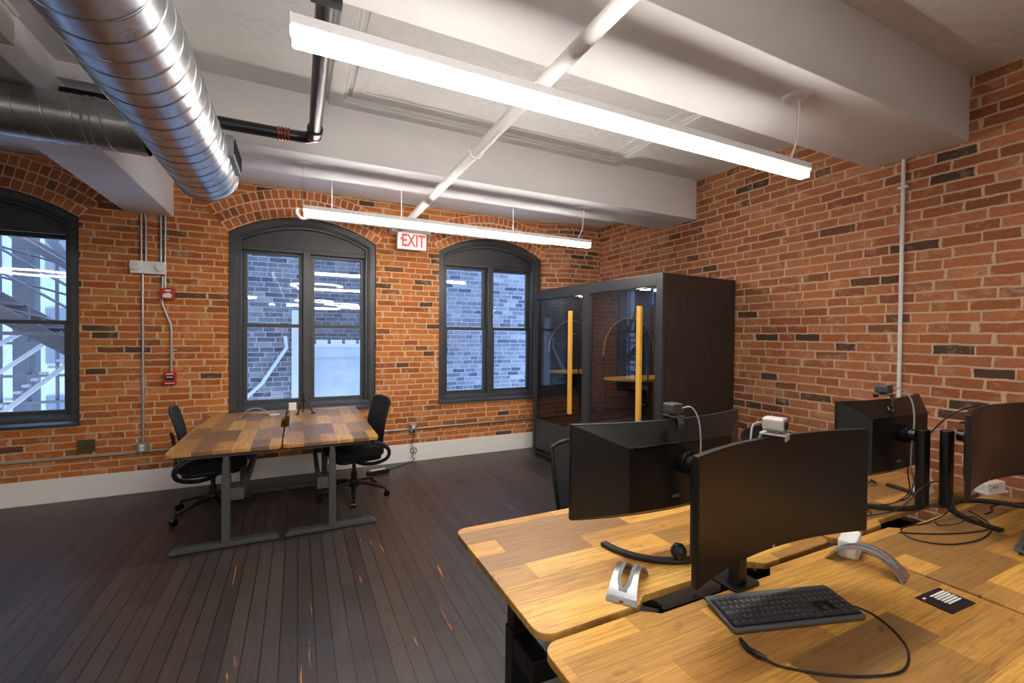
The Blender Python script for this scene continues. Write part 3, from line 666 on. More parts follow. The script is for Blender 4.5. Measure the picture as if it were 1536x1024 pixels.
for k, yw_ in enumerate((1.04, BL-.04)):
    # arched felt panel with brass edge and a curved shelf on the far wall of each cabin
    xc = .61; ra = .39
    MB().box(.46, .60, yw_-.34, yw_-.26, BH-.064, BH-.0495).box(.74, .88, yw_-.34, yw_-.26, BH-.064, BH-.0495).build('ceiling_light', M['booth_led'], bt)
    q = [(xc-ra, .72), (xc+ra, .72)]+[(xc+ra*math.cos(R(a)), 1.42+ra*math.sin(R(a))) for a in range(0, 181, 9)]
    MB().prism(q, yw_-.014, yw_-.0005, 'y').build('arched_panel', 'felt2', bt)
    MB().tube([(xc+(ra+.003)*math.cos(R(a)), yw_-.016, 1.42+(ra+.003)*math.sin(R(a))) for a in range(0, 181, 9)]+[(xc-ra-.003, yw_-.016, 1.38)], .006, 6).build('brass_edge', 'brass', bt)
    pts = [(xc+ra, yw_-.0145)]+[(xc+ra*math.cos(R(a)), yw_-.0145-.40*math.sin(R(a))) for a in range(9, 180, 9)]+[(xc-ra, yw_-.0145)]
    MB().prism(pts, 1.105, 1.135).build('shelf', 'yellow_wood', bt, bevel=.004)
    MB().prism([(yw_-.014, .93), (yw_-.014, 1.104), (yw_-.33, 1.104)], xc-.012, xc+.012, 'x').build('shelf_bracket', 'black_metal', bt)
    MB().box(BD_-.055, BD_-.0405, yw_-.22, yw_-.12, 1.18, 1.30).build('socket', 'white_plastic', bt, bevel=.003)

# ================================================================== DESKS
def desk_top_outline(L, Dp, r, notch=None, ymax=True):
    # local x 0..L, y 0..Dp, grommet notch in the back edge y=Dp
    q = rrect(0, L, 0, Dp, r)
    if notch:
        a, b_, dd = notch; k = 7    # after the first corner (x=L,y=Dp) comes (0,Dp)
        q = q[:7]+[(b_, Dp), (b_-.03, Dp-dd), (a+.03, Dp-dd), (a, Dp)]+q[7:]
    return q
def desk(label, loc, rz, L, Dp, H, wood, metal, legs, notch, group=None, flip=1):
    t_ = thing('standing_desk', label, 'desk', loc, rz, group)
    q = desk_top_outline(L, Dp, .045, notch)
    MB().prism(q, H-.028, H).build('table_top', wood, t_, bevel=.003)
    for lx in legs:
        cy = Dp*.5
        b = MB().prism([(.015, .0), (Dp-.015, .0), (Dp-.015, .008), (Dp-.045, .034), (.045, .034), (.015, .008)], lx-.035, lx+.035, 'x')
        lg = b.xf(Matrix.Translation((0, 0, .008))).build('foot', metal, t_, bevel=.003)
        MB().box(lx-.042, lx+.042, cy-.028, cy+.028, .04, H-.22).build('leg', metal, t_, bevel=.004)
        MB().box(lx-.036, lx+.036, cy-.023, cy+.023, H-.22, H-.10).build('leg_inner_column', metal, t_, bevel=.003)
        MB().box(lx-.031, lx+.031, cy-.019, cy+.019, H-.10, H-.06).build('leg_top_column', metal, t_, bevel=.003)
        MB().box(lx-.03, lx+.03, .06, Dp-.06, H-.062, H-.03).build('top_bracket', metal, t_, bevel=.003)
        b = MB()
        for yy in (.05, Dp-.05): b.cyl((lx, yy, 0), (lx, yy, .012), .018, 12)
        b.build('glide', 'alu', t_)
    b = MB().box(legs[0]+.03, legs[-1]-.03, Dp*.5-.02, Dp*.5+.02, H-.062, H-.03); b.build('cross_rail', metal, t_, bevel=.003)
    sg_ = -1 if flip < 0 else 1
    b = MB().box(legs[0]-.03, legs[-1]+.03, *sorted((Dp*.5+sg_*.085, Dp*.5+sg_*.115)), .35, .44)
    for lx in (legs[0], legs[-1]): b.box(lx-.03, lx+.03, *sorted((Dp*.5+sg_*.025, Dp*.5+sg_*.087)), .35, .44)
    b.build('stretcher', metal, t_, bevel=.004)
    return t_
# far pair: length along world y, widths along x
FL = 1.78; FW = .728; FH = .742
# desk A occupies x -.845..-.117 ; its back edge (cable notch) faces the middle gap -> local x = +y world, local y = -x... use rz=90: local x->world y, local y->world -x
desk('left plank-top desk of the far pair, silver laptop arch on its far end', (-.117, 3.82, 0), R(90), FL, FW, FH, M['wood_far'], 'desk_metal', (.075, 1.25), None, 'pair of far standing desks', -1)
dB = desk('right plank-top desk of the far pair, small black tripod stand on its far end', (.613, 3.82, 0), R(90), FL, FW-.01, FH, M['wood_far'], 'desk_metal', (.075, 1.25), None, 'pair of far standing desks')
for ob in [o for o in bpy.data.objects if o.name.startswith('standing_desk')]:
    for ch in ob.children:
        if ch.name.startswith('table_top'):
            # cable notch towards the gap between the two desks
            L_, W_ = FL, (FW if 'left' in ob['label'] else FW-.01); q = rrect(0, L_, 0, W_, .045)
            a, b_, dd = .72, 1.32, .028
            if 'left' in ob['label']: q = q[:21]+[(a, 0), (a+.03, dd), (b_-.03, dd), (b_, 0)]+q[21:]
            else: q = q[:7]+[(b_, W_), (b_-.03, W_-dd), (a+.03, W_-dd), (a, W_)]+q[7:]
            nb = MB().prism(q, FH-.028, FH); bmesh.ops.recalc_face_normals(nb.bm, faces=nb.bm.faces); nb.bm.to_mesh(ch.data); nb.bm.free()
NH = .745
def near_desk(label, x0, y0, L, W, notch_side, seed, wood):
    t_ = thing('standing_desk', label, 'desk', (x0, y0, 0), 0, 'near block of standing desks')
    q = rrect(0, L, 0, W, .05)
    a, b_, dd = .36, .98, .035
    if notch_side == 'front': q = q[:21]+[(a, 0), (a+.05, dd), (b_-.05, dd), (b_, 0)]+q[21:]
    else: q = q[:7]+[(b_, W), (b_-.05, W-dd), (a+.05, W-dd), (a, W)]+q[7:]
    MB().prism(q, NH-.026, NH).build('table_top', wood, t_, bevel=.003)
    for lx in (.125, L-.125):
        cy = W*.5
        MB().prism([(.03, .008), (W-.03, .008), (W-.03, .016), (W-.06, .042), (.06, .042), (.03, .016)], lx-.035, lx+.035, 'x').build('foot', 'black_metal', t_, bevel=.003)
        MB().box(lx-.042, lx+.042, cy-.03, cy+.03, .04, .52).build('leg', 'black_metal', t_, bevel=.004)
        MB().box(lx-.036, lx+.036, cy-.025, cy+.025, .52, .69).build('leg_inner_column', 'black_metal', t_, bevel=.003)
        MB().box(lx-.03, lx+.03, .06, W-.06, NH-.06, NH-.028).build('top_bracket', 'black_metal', t_, bevel=.003)
    yb = .06 if notch_side == 'front' else W-.10
    b = MB().box(.15, L-.15, W*.5-.02, W*.5+.02, NH-.062, NH-.03); b.build('cross_rail', 'black_metal', t_)
    s_ = -1 if notch_side == 'front' else 1
    b = MB()
    for lx in (.125, L-.125): b.box(lx-.036, lx+.036, *sorted((W*.5+s_*.025, W*.5+s_*.14)), .42, .50)
    b.box(.09, L-.09, *sorted((W*.5+s_*.14, W*.5+s_*.175)), .42, .50); b.build('stretcher', 'black_metal', t_, bevel=.006)
    b = MB()
    for lx in (.125, L-.125):
        for yy in (.07, W-.07): b.cyl((lx, yy, 0), (lx, yy, .012), .018, 12)
    b.build('glide', 'alu', t_)
    return t_
near_desk('near desk behind the big screen, carrying the monitor seen from behind and a silver arch', .62, 1.082, 1.415, .765, 'front', 1, M['wood_near'])
near_desk('nearest desk in the bottom right corner, with keyboard and black card', .605, .29, 1.430, .765, 'back', 2, M['wood_near_b'])
near_desk('right rear desk by the brick wall carrying the monitor turned away', 2.053, 1.082, 1.425, .765, 'front', 3, M['wood_near_b'])
near_desk('right front desk at the picture edge, under the curved reflecting monitor', 2.053, .29, 1.425, .765, 'back', 4, M['wood_near'])

# ================================================================== CHAIRS
def make_chair():
    t_ = thing('office_chair', '', 'chair')
    # faces local +y ; origin on floor under column
    MB().prism(rrect(-.245, .245, -.24, .25, .10), .415, .505).build('seat', 'fabric', t_, bevel=.03, seg=4)
    MB().prism(rrect(-.21, .21, -.22, .21, .08), .375, .42).build('seat_pan', 'black', t_, bevel=.012)
    def curve(x, z): # back surface
        s_ = (z-.50)/.46; return -.215-.085*s_-.04*math.sin(s_*PI)*-.6+.22*x*x
    NX, NZ = 14, 16; b = MB(); fr = []; G = {}
    for side, dy in ((0, .006), (1, -.006)):
        for i in range(NX+1):
            for j in range(NZ+1):
                z = .52+.44*j/NZ; hw = .205+.015*math.sin(j/NZ*PI)-.02*(1-j/NZ); x = -hw+2*hw*i/NX
                zz = z-(.03*(abs(i/NX*2-1)**4) if j == NZ else 0)
                G[side, i, j] = b.bm.verts.new((x, curve(x, zz)+dy, zz))
    for i in range(NX):
        for j in range(NZ):
            b.bm.faces.new((G[0, i, j], G[0, i+1, j], G[0, i+1, j+1], G[0, i, j+1])); b.bm.faces.new((G[1, i, j+1], G[1, i+1, j+1], G[1, i+1, j], G[1, i, j]))
    for i in range(NX):
        for j in (0, NZ): b.bm.faces.new((G[0, i, j], G[0, i+1, j], G[1, i+1, j], G[1, i, j]))
    for j in range(NZ):
        for i in (0, NX): b.bm.faces.new((G[0, i, j], G[0, i, j+1], G[1, i, j+1], G[1, i, j]))
    b.build('mesh_back', 'mesh', t_, smooth=True)
    loop = []
    def P(i, j):
        z = .52+.44*j/NZ; hw = .205+.015*math.sin(j/NZ*PI)-.02*(1-j/NZ); x = -hw+2*hw*i/NX
        zz = z-(.03*(abs(i/NX*2-1)**4) if j == NZ else 0); return Vector((x, curve(x, zz), zz))
    for i in range(0, NX+1): loop.append(P(i, 0))
    for j in range(1, NZ): loop.append(P(NX, j))
    for i in range(NX, -1, -1): loop.append(P(i, NZ))
    for j in range(NZ-1, 0, -1): loop.append(P(0, j))
    MB().tube(loop, .013, 8, closed=True).build('back_frame', 'black', t_, smooth=True)
    MB().sweep([(0, -.08, .40), (0, -.22, .38), (0, -.275, .42), (0, -.262, .56), (0, -.30, .74)], [.09, .09, .08, .06, .05], .022, up=(0, 1, .3)).build('back_spine', 'black', t_, bevel=.004)
    for s_ in (-1, 1):
        p = smooth_path([(s_*.17, .04, .39), (s_*.24, .0, .375), (s_*.262, -.12, .365), (s_*.262, -.235, .40), (s_*.262, -.245, .48), (s_*.268, -.15, .555), (s_*.275, -.02, .595), (s_*.28, .05, .605)])
        ar = MB().tube(p, .030, 10, sx=.55).build('armrest', 'black', t_, smooth=True)
        MB().box(s_*.285-.045, s_*.285+.045, -.12, .11, .60, .622).build('arm_pad', 'black', ar, bevel=.010)
    MB().box(-.07, .07, -.09, .09, .355, .39).build('tilt_mechanism', 'black_metal', t_, bevel=.006)
    MB().cyl((0, 0, .20), (0, 0, .36), .018, 16).cyl((0, 0, .09), (0, 0, .24), .028, 16).build('gas_column', 'black', t_, smooth=True)
    MB().lathe([(.045, .10), (.05, .13), (.045, .165)], 20).build('hub', 'black', t_, smooth=True)
    for k in range(5):
        a = 2*PI*k/5+.30; c, s_ = math.cos(a), math.sin(a)
        MB().sweep([(c*.03, s_*.03, .14), (c*.16, s_*.16, .125), (c*.30, s_*.30, .085)], [.058, .045, .034], .028).build('base_arm', 'black', t_, bevel=.006)
        b = MB(); cx, cy = c*.31, s_*.31; px, py = -s_, c
        for q in (-.013, .013): b.cyl((cx+px*(q-.009)+c*.014, cy+py*(q-.009)+s_*.014, .027), (cx+px*(q+.009)+c*.014, cy+py*(q+.009)+s_*.014, .027), .027, 18)
        b.cyl((cx, cy, .035), (cx, cy, .085), .008, 8)
        b.build('caster', 'black_gloss', t_, smooth=True)
    MB().box(.03, .10, .16-.35, .164-.35, .405, .425).build('label', 'paper', t_)
    return t_
ch = make_chair()
def place(o, x, y, rz, label, rk=0): o.location = (x, y, 0); o.rotation_euler.z = rz; o['label'] = label; o['group'] = 'black office chairs'
place(ch, -.68, 4.70, R(-84), 'black office chair at the left side of the far desks')
place(copy_tree(ch), .50, 4.60, R(102), 'black office chair at the right side of the far desks, near power strip')
place(copy_tree(ch), 1.555, 1.98, R(176), 'black mesh office chair behind the left near monitor')
place(copy_tree(ch), 2.98, 1.78, R(184), 'black mesh office chair hardly seen above the big screen, beside its webcam')

# ================================================================== MONITORS
def monitor(label, loc, rz, bottom, Hm=.36, Wm=.83, logo=False, stand_dx=0, crescent=True, shell=(None, .275, .048)):
    t_ = thing('curved_monitor', label, 'monitor', loc, rz, 'wide curved monitors')
    Rr = 1.45; n = 28; z0, z1 = bottom, bottom+Hm
    def cy(x): return -(Rr-math.sqrt(Rr*Rr-x*x))
    X = [-Wm/2+Wm*i/n for i in range(n+1)]
    def slab(xs_, za, zb, ya, yb):
        b = MB(); L = []
        for x in xs_:
            y = cy(x); L.append([b.bm.verts.new((x, y+ya, za)), b.bm.verts.new((x, y+ya, zb)), b.bm.verts.new((x, y+yb, zb)), b.bm.verts.new((x, y+yb, za))])
        for A, B in zip(L, L[1:]):
            for k in range(4): b.bm.faces.new((A[k], A[(k+1) % 4], B[(k+1) % 4], B[k]))
        b.bm.faces.new(L[0]); b.bm.faces.new(L[-1][::-1]); return b
    slab(X, z0, z1, 0, .018).build('bezel', 'black', t_, smooth=False, bevel=.002)
    slab([x*.985 for x in X], z0+.014, z1-.006, -.0012, .004).build('screen', 'screen', t_, smooth=True)
    # back shell: frustum following the curve
    b = MB(); ox, oz0, oz1 = (shell[0] or Wm/2-.003), z0+.003, z1-.003; ix, iz0, iz1 = shell[1], z0+.035, z1-.085
    def V(x, z, d): return b.bm.verts.new((x, cy(x)+.018+d, z))
    def edge(ax, az, bx, bz, nn=16): return [(ax+(bx-ax)*k/nn, az+(bz-az)*k/nn) for k in range(nn)]
    out = edge(-ox, oz1, ox, oz1)+edge(ox, oz1, ox, oz0)+edge(ox, oz0, -ox, oz0)+edge(-ox, oz0, -ox, oz1)
    inn = edge(-ix, iz1, ix, iz1)+edge(ix, iz1, ix, iz0)+edge(ix, iz0, -ix, iz0)+edge(-ix, iz0, -ix, iz1)
    O = [V(x, z, 0) for x, z in out]; I = [b.bm.verts.new((x, cy(x)*.6+.018+shell[2], z)) for x, z in inn]; N = len(O)
    for k in range(N): b.bm.faces.new((O[k], O[(k+1) % N], I[(k+1) % N], I[k]))
    b.bm.faces.new(I); b.build('back_shell', 'black', t_, smooth=True, sharp=9)
    MB().box(-ix+.02, ix-.02, .052, .0665, iz1-.002, iz1+.004).build('vent_slot', 'black_gloss', t_)
    zc = z0+Hm*.55
    MB().cyl((0, .06, zc), (0, .085, zc), .045, 24).cyl((0, .085, zc), (0, .115, zc), .03, 20).build('swivel_mount', 'black', t_, smooth=True)
    st = thing_part = MB().prism(rrect(-.033+stand_dx, .033+stand_dx, .105, .15, .018), NH+.008, zc+.03).build('stand_pole', 'black', t_, bevel=.004)
    rb = .26; c0 = .13-rb
    p = [(rb*1.0*math.sin(q), c0+rb*math.cos(q), NH+.009) for q in [R(-88+k*8) for k in range(23)]]
    if crescent: MB().sweep(p, .032, .016).build('stand_base', 'black', t_, bevel=.003)
    else: MB().prism(rrect(-.06, .07, .085, .19, .015), NH+.001, NH+.010).build('stand_base', 'black', t_, bevel=.002)
    MB().box(.04, .075, .0655, .068, z0+.07, z0+.082).build('rear_label', 'alu', t_)
    # joystick / round emblem on the upper back bevel
    for r_ in (.021, .014, .006): 
        MB().tube([(.0+.10+r_*math.cos(2*PI*k/24), cy(.10)+.018+.034-.034*((r_*math.sin(2*PI*k/24))/.042)*.6, z1-.050+r_*math.sin(2*PI*k/24)) for k in range(24)], .0016, 6, closed=True).build('round_emblem', 'black_gloss', t_)
    if logo: text_mesh('logo', 'LG', .011, 'paper', t_, Matrix.Translation((0.0, -.0015, z0+.0065)) @ Matrix.Rotation(PI/2, 4, 'X'), .0003)
    return t_
m1 = monitor('curved monitor seen from behind on the left, in front of the booth', (1.385, 1.335, 0), R(180), .905, .362, .92)
MB().lathe([(.001, -.03), (.018, -.025), (.028, -.01), (.03, 0), (.028, .01), (.018, .025), (.001, .03)], 20, (.09, .115, NH+.046)).build('round_knob', 'black', m1, smooth=True)
m2 = monitor('big curved monitor facing the viewer, nearest in the picture', (1.375, .905, 0), R(1), .925, .358, .85, logo=True, crescent=False)
m3 = monitor('curved monitor seen from behind near the right brick wall', (2.82, 1.235, 0), R(180), .90, .385, .80, stand_dx=-.03)
m4 = monitor('curved monitor cut by the right picture edge, brick mirrored in its screen', (3.07, .935, 0), R(1), .90, .375, .97, logo=True, stand_dx=-.09, shell=(.27, .16, .03))

def webcam(label, loc, rz, case, tip=0):
    t_ = thing('webcam', label, 'webcam', loc, rz)
    # looks along local -y
    b = MB().prism(rrect(-.029, .029, .016, .058, .010), -.028, .032, 'y'); b.build('body', case, t_, bevel=.004)
    MB().cyl((0, -.028, .037), (0, -.032, .037), .016, 24).build('lens_ring', 'black', t_, smooth=True)
    MB().cyl((0, -.032, .037), (0, -.0345, .037), .009, 20).build('lens', 'black_gloss', t_, smooth=True)
    MB().box(-.028, .028, -.035, .040, .003, .009).box(-.012, .012, -.012, .012, .008, .018).build('mount_plate', case, t_, bevel=.002)
    MB().box(-.022, .022, -.036, -.031, -.012, .008).build('front_lip', case, t_, bevel=.002)
    MB().sweep([(0, .036, .006), (0, .048, -.02), (0, .044, -.052), (0, .036, -.062)], .026, .006, up=(0, 1, 0)).build('rear_clip', case, t_)
    return t_
wc1 = webcam('dark webcam seen from behind on the left near monitor', (1.385, 1.345, 1.271), R(176), 'camdark')
MB().tube(smooth_path([(-.02, .03, .04), (-.045, .055, .045), (-.062, .075, .0), (-.066, .085, -.08), (-.062, .085, -.16), (-.05, .07, -.24)]), .0032, 8).build('cable', 'grey_cable', wc1, smooth=True)
wc2 = webcam('pale webcam with round lens on top of the big screen', (1.375, .905, 1.287), R(20), 'camgrey')
MB().tube(smooth_path([(-.02, .034, .04), (-.05, .05, .035), (-.075, .05, .0), (-.08, .045, -.06)]), .003, 8).build('cable', 'grey_cable', wc2, smooth=True)
wc3 = webcam('dark webcam on the right rear monitor before the brick wall', (2.77, 1.245, 1.299), R(178), 'camdark')
MB().tube(smooth_path([(-.02, .03, .04), (-.05, .06, .04), (-.075, .09, -.02), (-.08, .10, -.12), (-.06, .10, -.24), (-.055, .10, -.34), (-.08, .10, -.42), (-.10, .12, -.50), (-.12, .16, -.535)]), .004, 8).build('cable', 'grey_cable', wc3, smooth=True)

# ================================================================== DESK ITEMS
def laptop_arch(label, loc, rz, Ls, Ws, Hs, z, tilt=0):
    t_ = thing('laptop_arch', label, 'laptop stand', (loc[0], loc[1], z), rz)
    n = 22
    def P(s_, w): # s in 0..1 along the arch
        x = -Ls/2+Ls*s_; h = Hs*(1-(2*s_-1)**2)**.85; return x, h
    def strip(w0, w1, off0, off1, s0, s1, nm, mat, shape=None):
        b = MB(); L = []
        for i in range(n+1):
            s_ = s0+(s1-s0)*i/n; x, h = P(s_, 0); e = .0015
            x2, h2 = P(min(1, s_+e), 0); x1, h1 = P(max(0, s_-e), 0); d = Vector((x2-x1, h2-h1)).normalized(); nx, nz = -d.y, d.x
            flare = 1+.22*abs(2*s_-1)**3
            a, c = w0(s_)*flare, w1(s_)*flare
            L.append([b.bm.verts.new((x+nx*o, yy, h+nz*o)) for yy, o in ((a, off0), (c, off0), (c, off1), (a, off1))])
        for A, B in zip(L, L[1:]):
            for k in range(4): b.bm.faces.new((A[k], A[(k+1) % 4], B[(k+1) % 4], B[k]))
        b.bm.faces.new(L[0]); b.bm.faces.new(L[-1][::-1]); return b
    W = Ws/2
    def slot(s_): return .012*Ws/.08*max(0, 1-((s_-.5)/.36)**6) if abs(s_-.5) < .36 else 0.0001
    b = strip(lambda s_: slot(s_)+.006, lambda s_: W, 0, .004, 0, 1, '', '')
    b.build('right_rail', 'alu', t_)
    strip(lambda s_: -W, lambda s_: -slot(s_)-.006, 0, .004, 0, 1, '', '').build('left_rail', 'alu', t_)
    strip(lambda s_: slot(s_), lambda s_: slot(s_)+.0125, -.0006, .0052, .10, .90, '', '').build('rubber_inlay', 'alu_dark', t_)
    strip(lambda s_: -slot(s_)-.0125, lambda s_: -slot(s_), -.0006, .0052, .10, .90, '', '').build('rubber_inlay', 'alu_dark', t_)
    b = strip(lambda s_: -.0062, lambda s_: .0062, 0, .004, .02, .12, '', ''); b.build('web', 'alu', t_)
    b = strip(lambda s_: -.0062, lambda s_: .0062, 0, .004, .88, .98, '', ''); b.build('web', 'alu', t_)
    return t_
laptop_arch('silver laptop arch on the near desk, beside the black monitor base', (1.015, 1.175), R(38), .215, .082, .062, NH+.002)
laptop_arch('silver laptop arch at the right end of the nearest desk, before a white adapter', (1.915, .905), R(-77), .225, .082, .068, NH+.002)
laptop_arch('small silver laptop arch on the far left desk by the window', (-.40, 5.25), R(10), .27, .08, .08, FH+.002)
t_ = thing('power_adapter', 'white power block behind the silver arch, under the big screen corner', 'adapter', (2.0, 1.0, NH), R(20))
MB().prism(rrect(-.085, .06, -.03, .03, .01), 0, .068).build('body', 'white_plastic', t_, bevel=.006)
MB().box(-.075, .06, -.035, .035, .0, .014).build('foot_plate', 'white_plastic', t_, bevel=.004)
MB().box(-.03, -.025, -.0315, -.0295, .03, .042).box(-.015, -.01, -.0315, -.0295, .03, .042).build('socket_slots', 'black', t_)
def white_box(label, x, y, rz, L, W, H):
    t_ = thing('power_adapter', label, 'adapter', (x, y, NH), rz)
    MB().prism(rrect(-L/2, L/2, -W/2, W/2, .012), 0, H).build('body', 'white_plastic', t_, bevel=.006)
    MB().prism(rrect(-L/2-.008, L/2+.008, -W/2-.008, W/2+.008, .012), 0, .012).build('foot_plate', 'white_plastic', t_, bevel=.003)
    MB().box(-L*.2, -L*.2+.006, -W/2-.0015, -W/2+.001, H*.5, H*.72).box(-L*.05, -L*.05+.006, -W/2-.0015, -W/2+.001, H*.5, H*.72).build('socket_slots', 'black', t_)
white_box('white multi-plug block on the right front desk, below the curved monitor', 3.50, 1.06, R(-8), .17, .06, .06)
white_box('white adapter between the two black monitor poles on the right', 3.15, 1.22, R(10), .12, .06, .075)
white_box('white adapter peeping out under the right rear monitor', 2.62, 1.36, R(0), .09, .05, .03)
t_ = thing('sunglasses', 'small dark clip lying on a pale adapter near the monitor poles', 'clip', (3.00, 1.40, NH))
MB().tube(smooth_path([(-.03, 0, .02), (-.02, -.01, .035), (.0, 0, .03), (.02, -.01, .02), (.04, 0, .012)]), .008, 8).build('clip', 'camdark', t_, smooth=True); t_.name = 'desk_clip'; t_['label'] = 'small grey clip on the desk between the two monitor poles'

# keyboards
def keyboard(label, x, y, rz, L=.445, W=.152, base_only=False):
    t_ = thing('keyboard', label, 'keyboard', (x, y, NH), rz)
    tilt = Matrix.Rotation(R(4.5), 4, 'X') @ Matrix.Translation((0, 0, 0))
    TT = Matrix.Translation((0, 0, .010)) @ tilt
    MB().prism(rrect(-L/2, L/2, -W/2, W/2, .010), .0, .012).xf(TT).build('case', 'kb', t_, bevel=.003)
    MB().prism(rrect(-L/2+.006, L/2-.006, -W/2+.010, W/2-.020, .006), .0115, .0135).xf(TT).build('key_bed', 'black', t_)
    b = MB(); lg = MB(); rnd = random.Random(5)
    rows = [(.5, [1.0]*20), (1, [1]*13+[2]+[1]*6), (1, [1.5]+[1]*12+[1.5]+[1]*6), (1, [1.75]+[1]*11+[2.25]+[0]*3+[1]*3), (1, [2.25]+[1]*10+[2.75]+[0, 1, 0]+[1]*3), (1, [1.25]*3+[6.25]+[1.25]*4+[1]*3+[2, 1])]
    kx = (L-.022)/20.5; ky = (W-.036)/5.7; yy = W/2-.024
    for h, row in rows:
        hh = ky*(.62 if h < 1 else 1.0); y1 = yy; y0 = yy-hh; xx = -L/2+.011; scale = (L-.022)/sum(v if v else 1 for v in row)
        for v in row:
            ww = (v if v else 1)*scale
            if v:
                b.box(xx+.0009, xx+ww-.0009, y0+.0009, y1-.0009, .0125, .0175)
                if h == 1 and v < 2.2:
                    lx = xx+ww*.38; s_ = rnd.uniform(.8, 1.2)
                    lg.box(lx-.0014*s_, lx+.0016*s_, y0+hh*.48, y0+hh*.70, .0174, .0178)
            xx += ww
        yy = y0
    b.xf(TT).build('keys', 'key', t_, bevel=.0008, seg=1)['kind'] = 'stuff'
    lg.xf(TT).build('key_legends', 'legend', t_)
    b = MB()
    for sx in (-1, 1): b.box(sx*(L/2-.04)-.01, sx*(L/2-.04)+.01, W/2-.022, W/2-.012, .0, .018)
    for sx in (-1, 1): b.box(sx*(L/2-.04)-.01, sx*(L/2-.04)+.01, -W/2+.008, -W/2+.018, .0, .007)
    b.build('foot', 'black', t_)
    return t_
keyboard('black keyboard in front of the big monitor with cable looping to its right', 1.362, .862, R(-16.3))
keyboard('black keyboard cut by the right picture edge', 2.795, .665, R(8))
Z0 = NH+.004
def cable(label, pts, r=.0028, mat='cable', n=8):
    o = thing('cable', label, 'cable', pts[0]); q = [Vector(p)-Vector(pts[0]) for p in smooth_path(pts, n)]
    MB().tube(q, r, 8).build('cord', mat, o, smooth=True); return o
c_ = cable('black cable looping on the nearest desk to the right of the keyboard', [(1.585, .78, Z0+.004), (1.60, .735, Z0), (1.565, .665, Z0), (1.50, .605, Z0), (1.40, .575, Z0), (1.30, .60, Z0), (1.20, .655, Z0), (1.13, .715, Z0), (1.112, .745, Z0+.004)])
b = MB().tube([(1.112-1.585, .745-.78, .002), (1.105-1.585, .76-.78, .003), (1.10-1.585, .79-.78, .003), (1.115-1.585, .825-.78, .004)], [.004, .008, .0075, .005], 10).build('plug', 'black', c_, smooth=True)
cable('short black cord rising between the nearest desk edge and big monitor', [(1.17, 1.03, Z0), (1.155, 1.02, Z0+.02), (1.18, 1.0, Z0+.008), (1.205, .975, Z0)], .0025)
c5 = [(2.33, 1.15, Z0), (2.45, 1.16, Z0), (2.60, 1.10, Z0+.03), (2.72, 1.05, Z0+.14), (2.80, 1.02, Z0+.16), (2.88, 1.0, Z0+.10), (2.80, .985, Z0+.03), (2.62, 1.0, Z0), (2.45, 1.02, Z0), (2.36, .95, Z0), (2.42, .86, Z0), (2.60, .82, Z0), (2.80, .84, Z0), (2.92, .90, Z0), (3.0, .98, Z0)]
cable('thin dark cable snaking in a wide loop round the right monitor poles', c5, .0028)
cable('black cable hanging from behind the edge monitor across to the rear pole', [(3.08, .98, 1.27), (3.0, 1.05, 1.22), (2.98, 1.12, 1.12), (2.93, 1.15, 1.02), (2.92, 1.16, .9), (2.88, 1.17, Z0+.03), (2.84, 1.20, Z0)], .0035)
cable('dark cable drooping between the two right monitor poles', [(2.74, 1.12, 1.05), (2.76, 1.13, .93), (2.80, 1.14, .82), (2.74, 1.18, Z0+.01), (2.60, 1.22, Z0), (2.50, 1.16, Z0)], .003)
cable('black cable on the desk under the edge monitor with barrel plug', [(3.02, .93, Z0), (3.10, .93, Z0), (3.22, .96, Z0), (3.42, .90, Z0), (3.46, .80, Z0)], .0035)
cable('small looped cable before the right front monitor pole', [(2.68, .99, Z0), (2.64, .96, Z0), (2.66, .90, Z0+.03), (2.74, .89, Z0+.05), (2.82, .88, Z0+.02), (2.80, .85, Z0), (2.66, .87, Z0), (2.5, .93, Z0), (2.38, 1.0, Z0)], .0026)
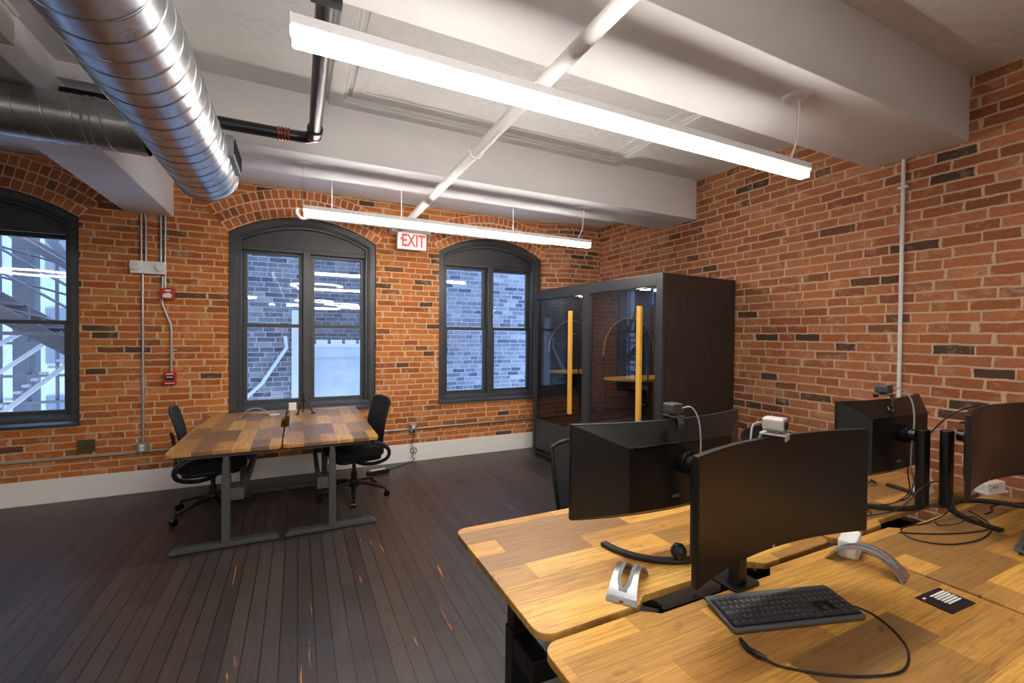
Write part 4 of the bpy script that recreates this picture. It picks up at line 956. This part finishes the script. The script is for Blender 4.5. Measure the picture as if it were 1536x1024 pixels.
# card
t_ = thing('card', 'black folded card with white print on the nearest desk', 'card', (1.905, .675, NH), R(-2))
MB().box(-.073, .073, -.047, .047, .0005, .0015).build('back_leaf', 'card', t_)
MB().prism([(-.047, .0025), (.047, .0022), (.047, .0030), (-.047, .0036)], -.073, .073, 'x').build('front_leaf', 'card', t_)
b = MB(); rnd = random.Random(3)
for k in range(6):
    y = .028-k*.0088; x = -.02+ (k % 2)*.004
    while x < .060:
        ww = rnd.uniform(.004, .010)
        b.box(x, x+ww, y-.0028, y+.0030, .0030+.0002, .0042)
        x += ww+rnd.uniform(.0012, .002)
b.build('white_print', 'paper', t_)
MB().box(-.070, -.060, .022, .030, .0034, .0042).build('red_emblem', 'red', t_)
MB().box(-.060, -.048, .028, .034, .0034, .0042).build('white_emblem', 'paper', t_)
# things on far desks
t_ = thing('tablet_stand', 'small black folding A-frame stand on the far right desk by the window', 'stand', (.06, 5.22, FH), R(8))
MB().tube([(-.075, -.05, .006), (0, 0, .19), (-.01, .01, .215)], .007, 8).build('leg', 'black', t_, smooth=True)
MB().tube([(.085, -.04, .006), (0, 0, .175)], .007, 8).build('leg', 'black', t_, smooth=True)
MB().tube([(.0, .09, .006), (0, 0, .18)], .006, 8).build('leg', 'black', t_, smooth=True)
MB().tube([(-.05, -.035, .062), (.056, -.028, .062)], .005, 8).build('cross_bar', 'black', t_)
MB().box(.06, .105, -.055, -.02, 0, .014).box(-.09, -.06, -.06, -.035, 0, .014).build('rubber_foot', 'black', t_, bevel=.003)
t_ = thing('power_adapter', 'white square adapter at the far end between the far desks', 'adapter', (-.055, 5.50, FH), R(0))
MB().prism(rrect(-.04, .04, -.025, .025, .01), 0, .085).build('body', 'white_plastic', t_, bevel=.006)
t_ = thing('paper_note', 'small white slip lying on the far left desk', 'note', (-.22, 5.28, FH), R(5))
MB().prism(rrect(-.045, .045, -.035, .035, .01), .0, .004).build('slip', 'white_plastic', t_)
cable('thin black cord hanging below the gap between the far desks', [(-.05, 4.4, .70), (-.03, 4.35, .65), (.0, 4.32, .62), (.06, 4.35, .65), (.12, 4.4, .66), (.13, 4.42, .71)], .0025)
